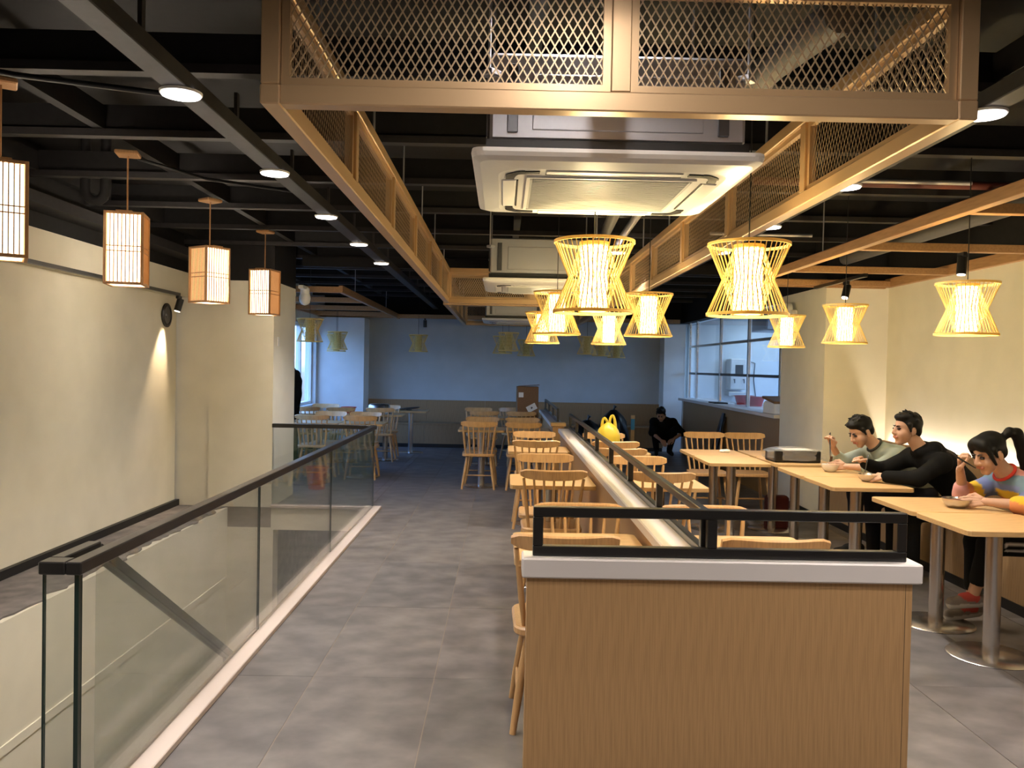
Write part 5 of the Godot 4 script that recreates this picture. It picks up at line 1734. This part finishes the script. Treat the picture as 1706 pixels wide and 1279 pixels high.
		for q in 26:
			var a := rng.randf() * TAU
			var el := rng.randf_range(0.25, 1.35)
			var d := Vector3(cos(a) * cos(el), sin(el), sin(a) * cos(el))
			var p0 := Vector3(-0.018, 0.05, 0) + d * Vector3(0.094, 0.082, 0.078)
			hp.append([c + B * p0, c + B * (p0 + d * rng.randf_range(0.010, 0.024) + Vector3(0.018, 0, 0)), 0.012, 0.004, 0])
	part("hair", mesh_of(hp, look.get("hair_cell", 0.0055), 0.014, plain(Color(0.006, 0.005, 0.005))), M.hair, t)
	return t

func seated(o: Vector3, j: Dictionary) -> Dictionary:   # world joints to joints relative to the base
	var out := {}
	for k in j:
		var v = j[k]
		out[k] = v - o if v is Vector3 and k != "look" else v
	return out

func people() -> void:
	var V := func(x: float, y: float, d: float) -> Vector3: return Vector3(x, y, -d)
	# girl in the striped sweater
	var o := Vector3(3.5, 0, -5.1)
	var stripes := [[0.95, Color(0.62, 0.30, 0.30)], [0.885, Color(0.16, 0.25, 0.33)], [0.845, Color(0.18, 0.22, 0.42)], [0.80, Color(0.72, 0.46, 0.05)], [0.745, Color(0.66, 0.20, 0.08)], [0.69, Color(0.55, 0.10, 0.09)], [0.62, Color(0.30, 0.13, 0.20)], [-1.0, Color(0.45, 0.09, 0.08)]]
	var sleeve := [Color(0.62, 0.30, 0.30), Color(0.16, 0.25, 0.33), Color(0.18, 0.22, 0.42), Color(0.72, 0.46, 0.05), Color(0.62, 0.24, 0.10), Color(0.55, 0.28, 0.26)]
	var jw := {"pelvis": V.call(3.52, 0.56, 5.10), "belly": V.call(3.44, 0.70, 5.10), "chest": V.call(3.28, 0.83, 5.09), "neck": V.call(3.13, 0.945, 5.07), "head": V.call(2.99, 1.085, 5.045), "look": Vector3(-0.90, -0.36, 0.22),
		"shoulder_l": V.call(3.20, 0.885, 4.93), "shoulder_r": V.call(3.17, 0.885, 5.24), "elbow_l": V.call(3.13, 0.80, 4.84), "elbow_r": V.call(2.95, 0.80, 5.24), "wrist_l": V.call(2.93, 0.80, 4.97), "wrist_r": V.call(2.875, 0.975, 5.15),
		"hand_l": [Vector3(-0.8, -0.05, -0.35), Vector3(-0.3, -0.3, -0.8), Vector3(0, 1, 0), 0.35], "hand_r": [Vector3(-0.25, 0.85, 0.30), Vector3(0.7, 0.2, 0.5), Vector3(-0.3, 0.2, 0.9), 0.75],
		"hip_l": V.call(3.50, 0.545, 5.01), "hip_r": V.call(3.50, 0.545, 5.19), "knee_l": V.call(3.00, 0.53, 5.02), "knee_r": V.call(3.02, 0.51, 5.20), "ankle_l": V.call(2.93, 0.205, 5.06), "ankle_r": V.call(3.01, 0.10, 5.21), "toe_l": V.call(2.79, 0.165, 5.05), "toe_r": V.call(2.86, 0.045, 5.20)}
	var look := {"top_name": "striped_sweater", "sleeve": 0.28, "cuff": 0.052, "ponytail": true, "hem": 0.68, "collar": mat("red_trim", Color(0.72, 0.20, 0.16), 0.9),
		"top": func(id, p: Vector3) -> Color:
			if id == 0:
				var h := p.y + 0.10 * (p.x + 0.25)
				for s in stripes:
					if h > s[0]:
						return s[1]
				return stripes[7][1]
			var q := p + o
			var side := "l" if q.z > -5.08 else "r"
			var l: float = (q - jw["shoulder_" + side]).length() / 0.24
			return sleeve[clampi(int(l * 5.0), 0, 5)],
		"legs": func(_id, p: Vector3) -> Color:
			var e := p.y - (0.53 + 0.02 * p.x)
			return Color(0.55, 0.55, 0.55) if p.z > 0.135 and p.x > -0.45 and (absf(e - 0.02) < 0.008 or absf(e + 0.012) < 0.008) else Color(0.012, 0.012, 0.014),
		"shoes": func(id, _p) -> Color: return [Color(0.20, 0.17, 0.15), Color(0.40, 0.07, 0.06), Color(0.45, 0.42, 0.38)][id]}
	person("young woman in a rainbow striped sweater with a ponytail, eating from a steel bowl", o, seated(o, jw), look)
	chopsticks("dark chopsticks raised to the mouth of the striped-sweater girl", Vector3(2.775, 1.085, -5.13), Vector3(2.905, 0.995, -5.03))
	# boy in the black hoodie
	o = Vector3(3.5, 0, -6.2)
	var jh := {"pelvis": V.call(3.53, 0.57, 6.2), "belly": V.call(3.45, 0.73, 6.2), "chest": V.call(3.31, 0.87, 6.2), "neck": V.call(3.17, 0.985, 6.2), "head": V.call(3.05, 1.145, 6.21), "look": Vector3(-0.99, 0.03, 0.12),
		"shoulder_l": V.call(3.22, 0.92, 6.01), "shoulder_r": V.call(3.19, 0.92, 6.40), "elbow_l": V.call(3.02, 0.81, 5.95), "elbow_r": V.call(2.98, 0.81, 6.44), "wrist_l": V.call(2.85, 0.80, 6.10), "wrist_r": V.call(2.82, 0.865, 6.38),
		"hand_l": [Vector3(-0.85, -0.15, -0.35), Vector3(-0.2, -0.6, -0.5), Vector3(-0.3, 0.8, -0.5), 0.45], "hand_r": [Vector3(-0.7, 0.5, 0.2), Vector3(-0.2, -0.7, 0.4), Vector3(-0.2, 0.3, 0.9), 0.8],
		"hip_l": V.call(3.50, 0.55, 6.10), "hip_r": V.call(3.50, 0.55, 6.30), "knee_l": V.call(3.04, 0.54, 6.08), "knee_r": V.call(3.04, 0.54, 6.33), "ankle_l": V.call(3.06, 0.10, 6.08), "ankle_r": V.call(3.04, 0.10, 6.34), "toe_l": V.call(2.90, 0.045, 6.06), "toe_r": V.call(2.88, 0.045, 6.35)}
	var black := plain(Color(0.010, 0.010, 0.011))
	var ph := person("young man in a black hoodie with swept dark hair, sitting upright at the bench", o, seated(o, jh), {"top_name": "hoodie", "sleeve": 0.94, "cuff": 0.046, "hood": true, "top": black, "legs": black, "shoes": plain(Color(0.03, 0.03, 0.03))})
	part("chest_mark", MB.new().box(Vector3(-0.318, 0.86, 0.095), Vector3(0.006, 0.008, 0.022), 0.0, Basis(Vector3.BACK, -0.6)), M.paper, ph)
	chopsticks("dark chopsticks held over the steel bowl by the hoodie boy", Vector3(2.83, 0.93, -6.36), Vector3(2.75, 0.815, -6.22))
	# boy in the grey-green top
	o = Vector3(3.5, 0, -6.86)
	var jg := {"pelvis": V.call(3.53, 0.56, 6.86), "belly": V.call(3.44, 0.71, 6.86), "chest": V.call(3.29, 0.83, 6.86), "neck": V.call(3.13, 0.945, 6.86), "head": V.call(2.985, 1.075, 6.85), "look": Vector3(-0.86, -0.46, 0.20),
		"shoulder_l": V.call(3.20, 0.89, 6.67), "shoulder_r": V.call(3.16, 0.89, 7.05), "elbow_l": V.call(3.02, 0.805, 6.61), "elbow_r": V.call(2.90, 0.80, 7.03), "wrist_l": V.call(2.81, 0.80, 6.72), "wrist_r": V.call(2.80, 0.945, 6.97),
		"hand_l": [Vector3(-0.85, 0.0, -0.25), Vector3(-0.2, -0.2, -0.9), Vector3(-0.2, 0.95, 0), 0.4], "hand_r": [Vector3(-0.3, 0.85, 0.25), Vector3(-0.7, -0.2, 0.5), Vector3(0.2, 0.2, 0.9), 0.85],
		"hip_l": V.call(3.50, 0.55, 6.76), "hip_r": V.call(3.50, 0.55, 6.96), "knee_l": V.call(3.04, 0.54, 6.72), "knee_r": V.call(3.02, 0.54, 7.0), "ankle_l": V.call(3.06, 0.10, 6.72), "ankle_r": V.call(3.03, 0.10, 7.0), "toe_l": V.call(2.90, 0.045, 6.70), "toe_r": V.call(2.87, 0.045, 7.0)}
	person("young man in a grey-green top bent over a white bowl, lifting noodles", o, seated(o, jg), {"top_name": "long_sleeve_top", "sleeve": 0.35, "cuff": 0.048, "collar": mat("dark_trim", Color(0.16, 0.16, 0.15), 0.9), "top": plain(Color(0.30, 0.34, 0.29)), "legs": plain(Color(0.014, 0.014, 0.016)), "shoes": plain(Color(0.03, 0.03, 0.03))})
	chopsticks("dark chopsticks lifted above the white bowl by the grey-green boy", Vector3(2.765, 1.05, -6.95), Vector3(2.715, 0.86, -6.80))
	var nd := MB.new()
	for k in 4:
		nd.tube([Vector3(0.004 * k, 0.085, 0.003 * k), Vector3(0.006 * k - 0.006, 0.045, 0.0), Vector3(0.003 * k, 0.0, 0.004 * k)], 0.003, 5)
	var nn := single("noodles", nd, mat("noodle", Color(0.30, 0.20, 0.12), 0.5), "hanging strands of noodles between chopsticks and white bowl", "noodles", Vector3(2.71, 0.79, -6.78))
	nn.set_meta("kind", "stuff")
	# squatting person in the dark corner
	o = Vector3(2.92, 0, -15.05)
	var jc := {"pelvis": V.call(2.98, 0.30, 15.25), "belly": V.call(2.97, 0.43, 15.20), "chest": V.call(2.95, 0.57, 15.10), "neck": V.call(2.92, 0.67, 15.01), "head": V.call(2.87, 0.75, 14.92), "look": Vector3(-0.35, -0.55, 0.76),
		"shoulder_l": V.call(3.12, 0.61, 15.07), "shoulder_r": V.call(2.76, 0.61, 15.05), "elbow_l": V.call(3.27, 0.42, 14.95), "elbow_r": V.call(2.70, 0.42, 14.86), "wrist_l": V.call(3.08, 0.32, 14.80), "wrist_r": V.call(2.84, 0.30, 14.72),
		"hand_l": [Vector3(-0.8, -0.4, 0.3), Vector3(0, -0.8, -0.5), Vector3(0, 0.5, 0.8), 0.4], "hand_r": [Vector3(0.5, -0.6, 0.4), Vector3(0.4, -0.6, -0.5), Vector3(0.3, 0.5, 0.8), 0.4],
		"hip_l": V.call(3.06, 0.30, 15.22), "hip_r": V.call(2.90, 0.30, 15.22), "knee_l": V.call(3.10, 0.47, 14.85), "knee_r": V.call(2.74, 0.47, 14.83), "ankle_l": V.call(3.06, 0.10, 15.06), "ankle_r": V.call(2.82, 0.10, 15.04), "toe_l": V.call(3.08, 0.045, 14.90), "toe_r": V.call(2.79, 0.045, 14.88)}
	person("person in dark clothes squatting in the rear corner by the counter", o, seated(o, jc), {"top_name": "t_shirt", "sleeve": 0.15, "cuff": 0.05, "top": black, "legs": black, "shoes": plain(Color(0.02, 0.02, 0.02)), "head_cell": 0.008, "hair_cell": 0.009, "skin": SKIN_DARK})
	# person at the window, mostly behind the pier
	o = Vector3(-3.17, 0, -12.62)
	var jn := {"pelvis": V.call(-3.19, 0.95, 12.62), "belly": V.call(-3.19, 1.08, 12.62), "chest": V.call(-3.20, 1.27, 12.62), "neck": V.call(-3.22, 1.43, 12.62), "head": V.call(-3.33, 1.55, 12.62), "look": Vector3(-1, -0.2, 0.05),
		"shoulder_l": V.call(-3.20, 1.37, 12.45), "shoulder_r": V.call(-3.20, 1.37, 12.80), "elbow_l": V.call(-3.18, 1.08, 12.41), "elbow_r": V.call(-3.18, 1.08, 12.85), "wrist_l": V.call(-3.29, 0.92, 12.46), "wrist_r": V.call(-3.29, 0.92, 12.80),
		"hand_l": [Vector3(-0.6, -0.6, -0.2), Vector3(0, 0, -1), Vector3(-0.7, 0.5, 0), 0.3], "hand_r": [Vector3(-0.6, -0.6, 0.2), Vector3(0, 0, 1), Vector3(-0.7, 0.5, 0), 0.3],
		"hip_l": V.call(-3.19, 0.92, 12.53), "hip_r": V.call(-3.19, 0.92, 12.71), "knee_l": V.call(-3.20, 0.50, 12.52), "knee_r": V.call(-3.20, 0.50, 12.72), "ankle_l": V.call(-3.18, 0.10, 12.52), "ankle_r": V.call(-3.18, 0.10, 12.73), "toe_l": V.call(-3.32, 0.045, 12.50), "toe_r": V.call(-3.32, 0.045, 12.75)}
	person("person in a black jacket standing at the bright window, half behind the pier", o, seated(o, jn), {"top_name": "jacket", "sleeve": 0.96, "cuff": 0.046, "top": black, "legs": black, "shoes": plain(Color(0.02, 0.02, 0.02)), "head_cell": 0.008, "hair_cell": 0.009, "skin": SKIN_DARK})

func _ready() -> void:
	materials()
	view_and_sky()
	floor_and_stairs()
	walls()
	ceiling_and_services()
	railing()
	dividers()
	canopy_frame("gold-painted ceiling frame with expanded mesh sides over the divider", -0.685, 1.305, 2.3, 6, 1.2, 2.27, 2.67)
	canopy_frame("farther gold ceiling frame with mesh sides in the rear room", -0.72, 1.27, 9.75, 4, 1.2, 2.27, 2.67)
	air_conditioner("white cassette air conditioner nearest the front mesh", Vector3(0.36, 2.215, -3.145))
	air_conditioner("white cassette air conditioner in the middle of the mesh frame", Vector3(0.30, 2.215, -7.05))
	air_conditioner("farthest cassette air conditioner in the rear room", Vector3(0.15, 2.215, -12.6))
	lamps()
	timber_grids()
	benches()
	counter_and_kitchen()
	furniture()
	small_things()
	pipes()
	outdoors()
	people()
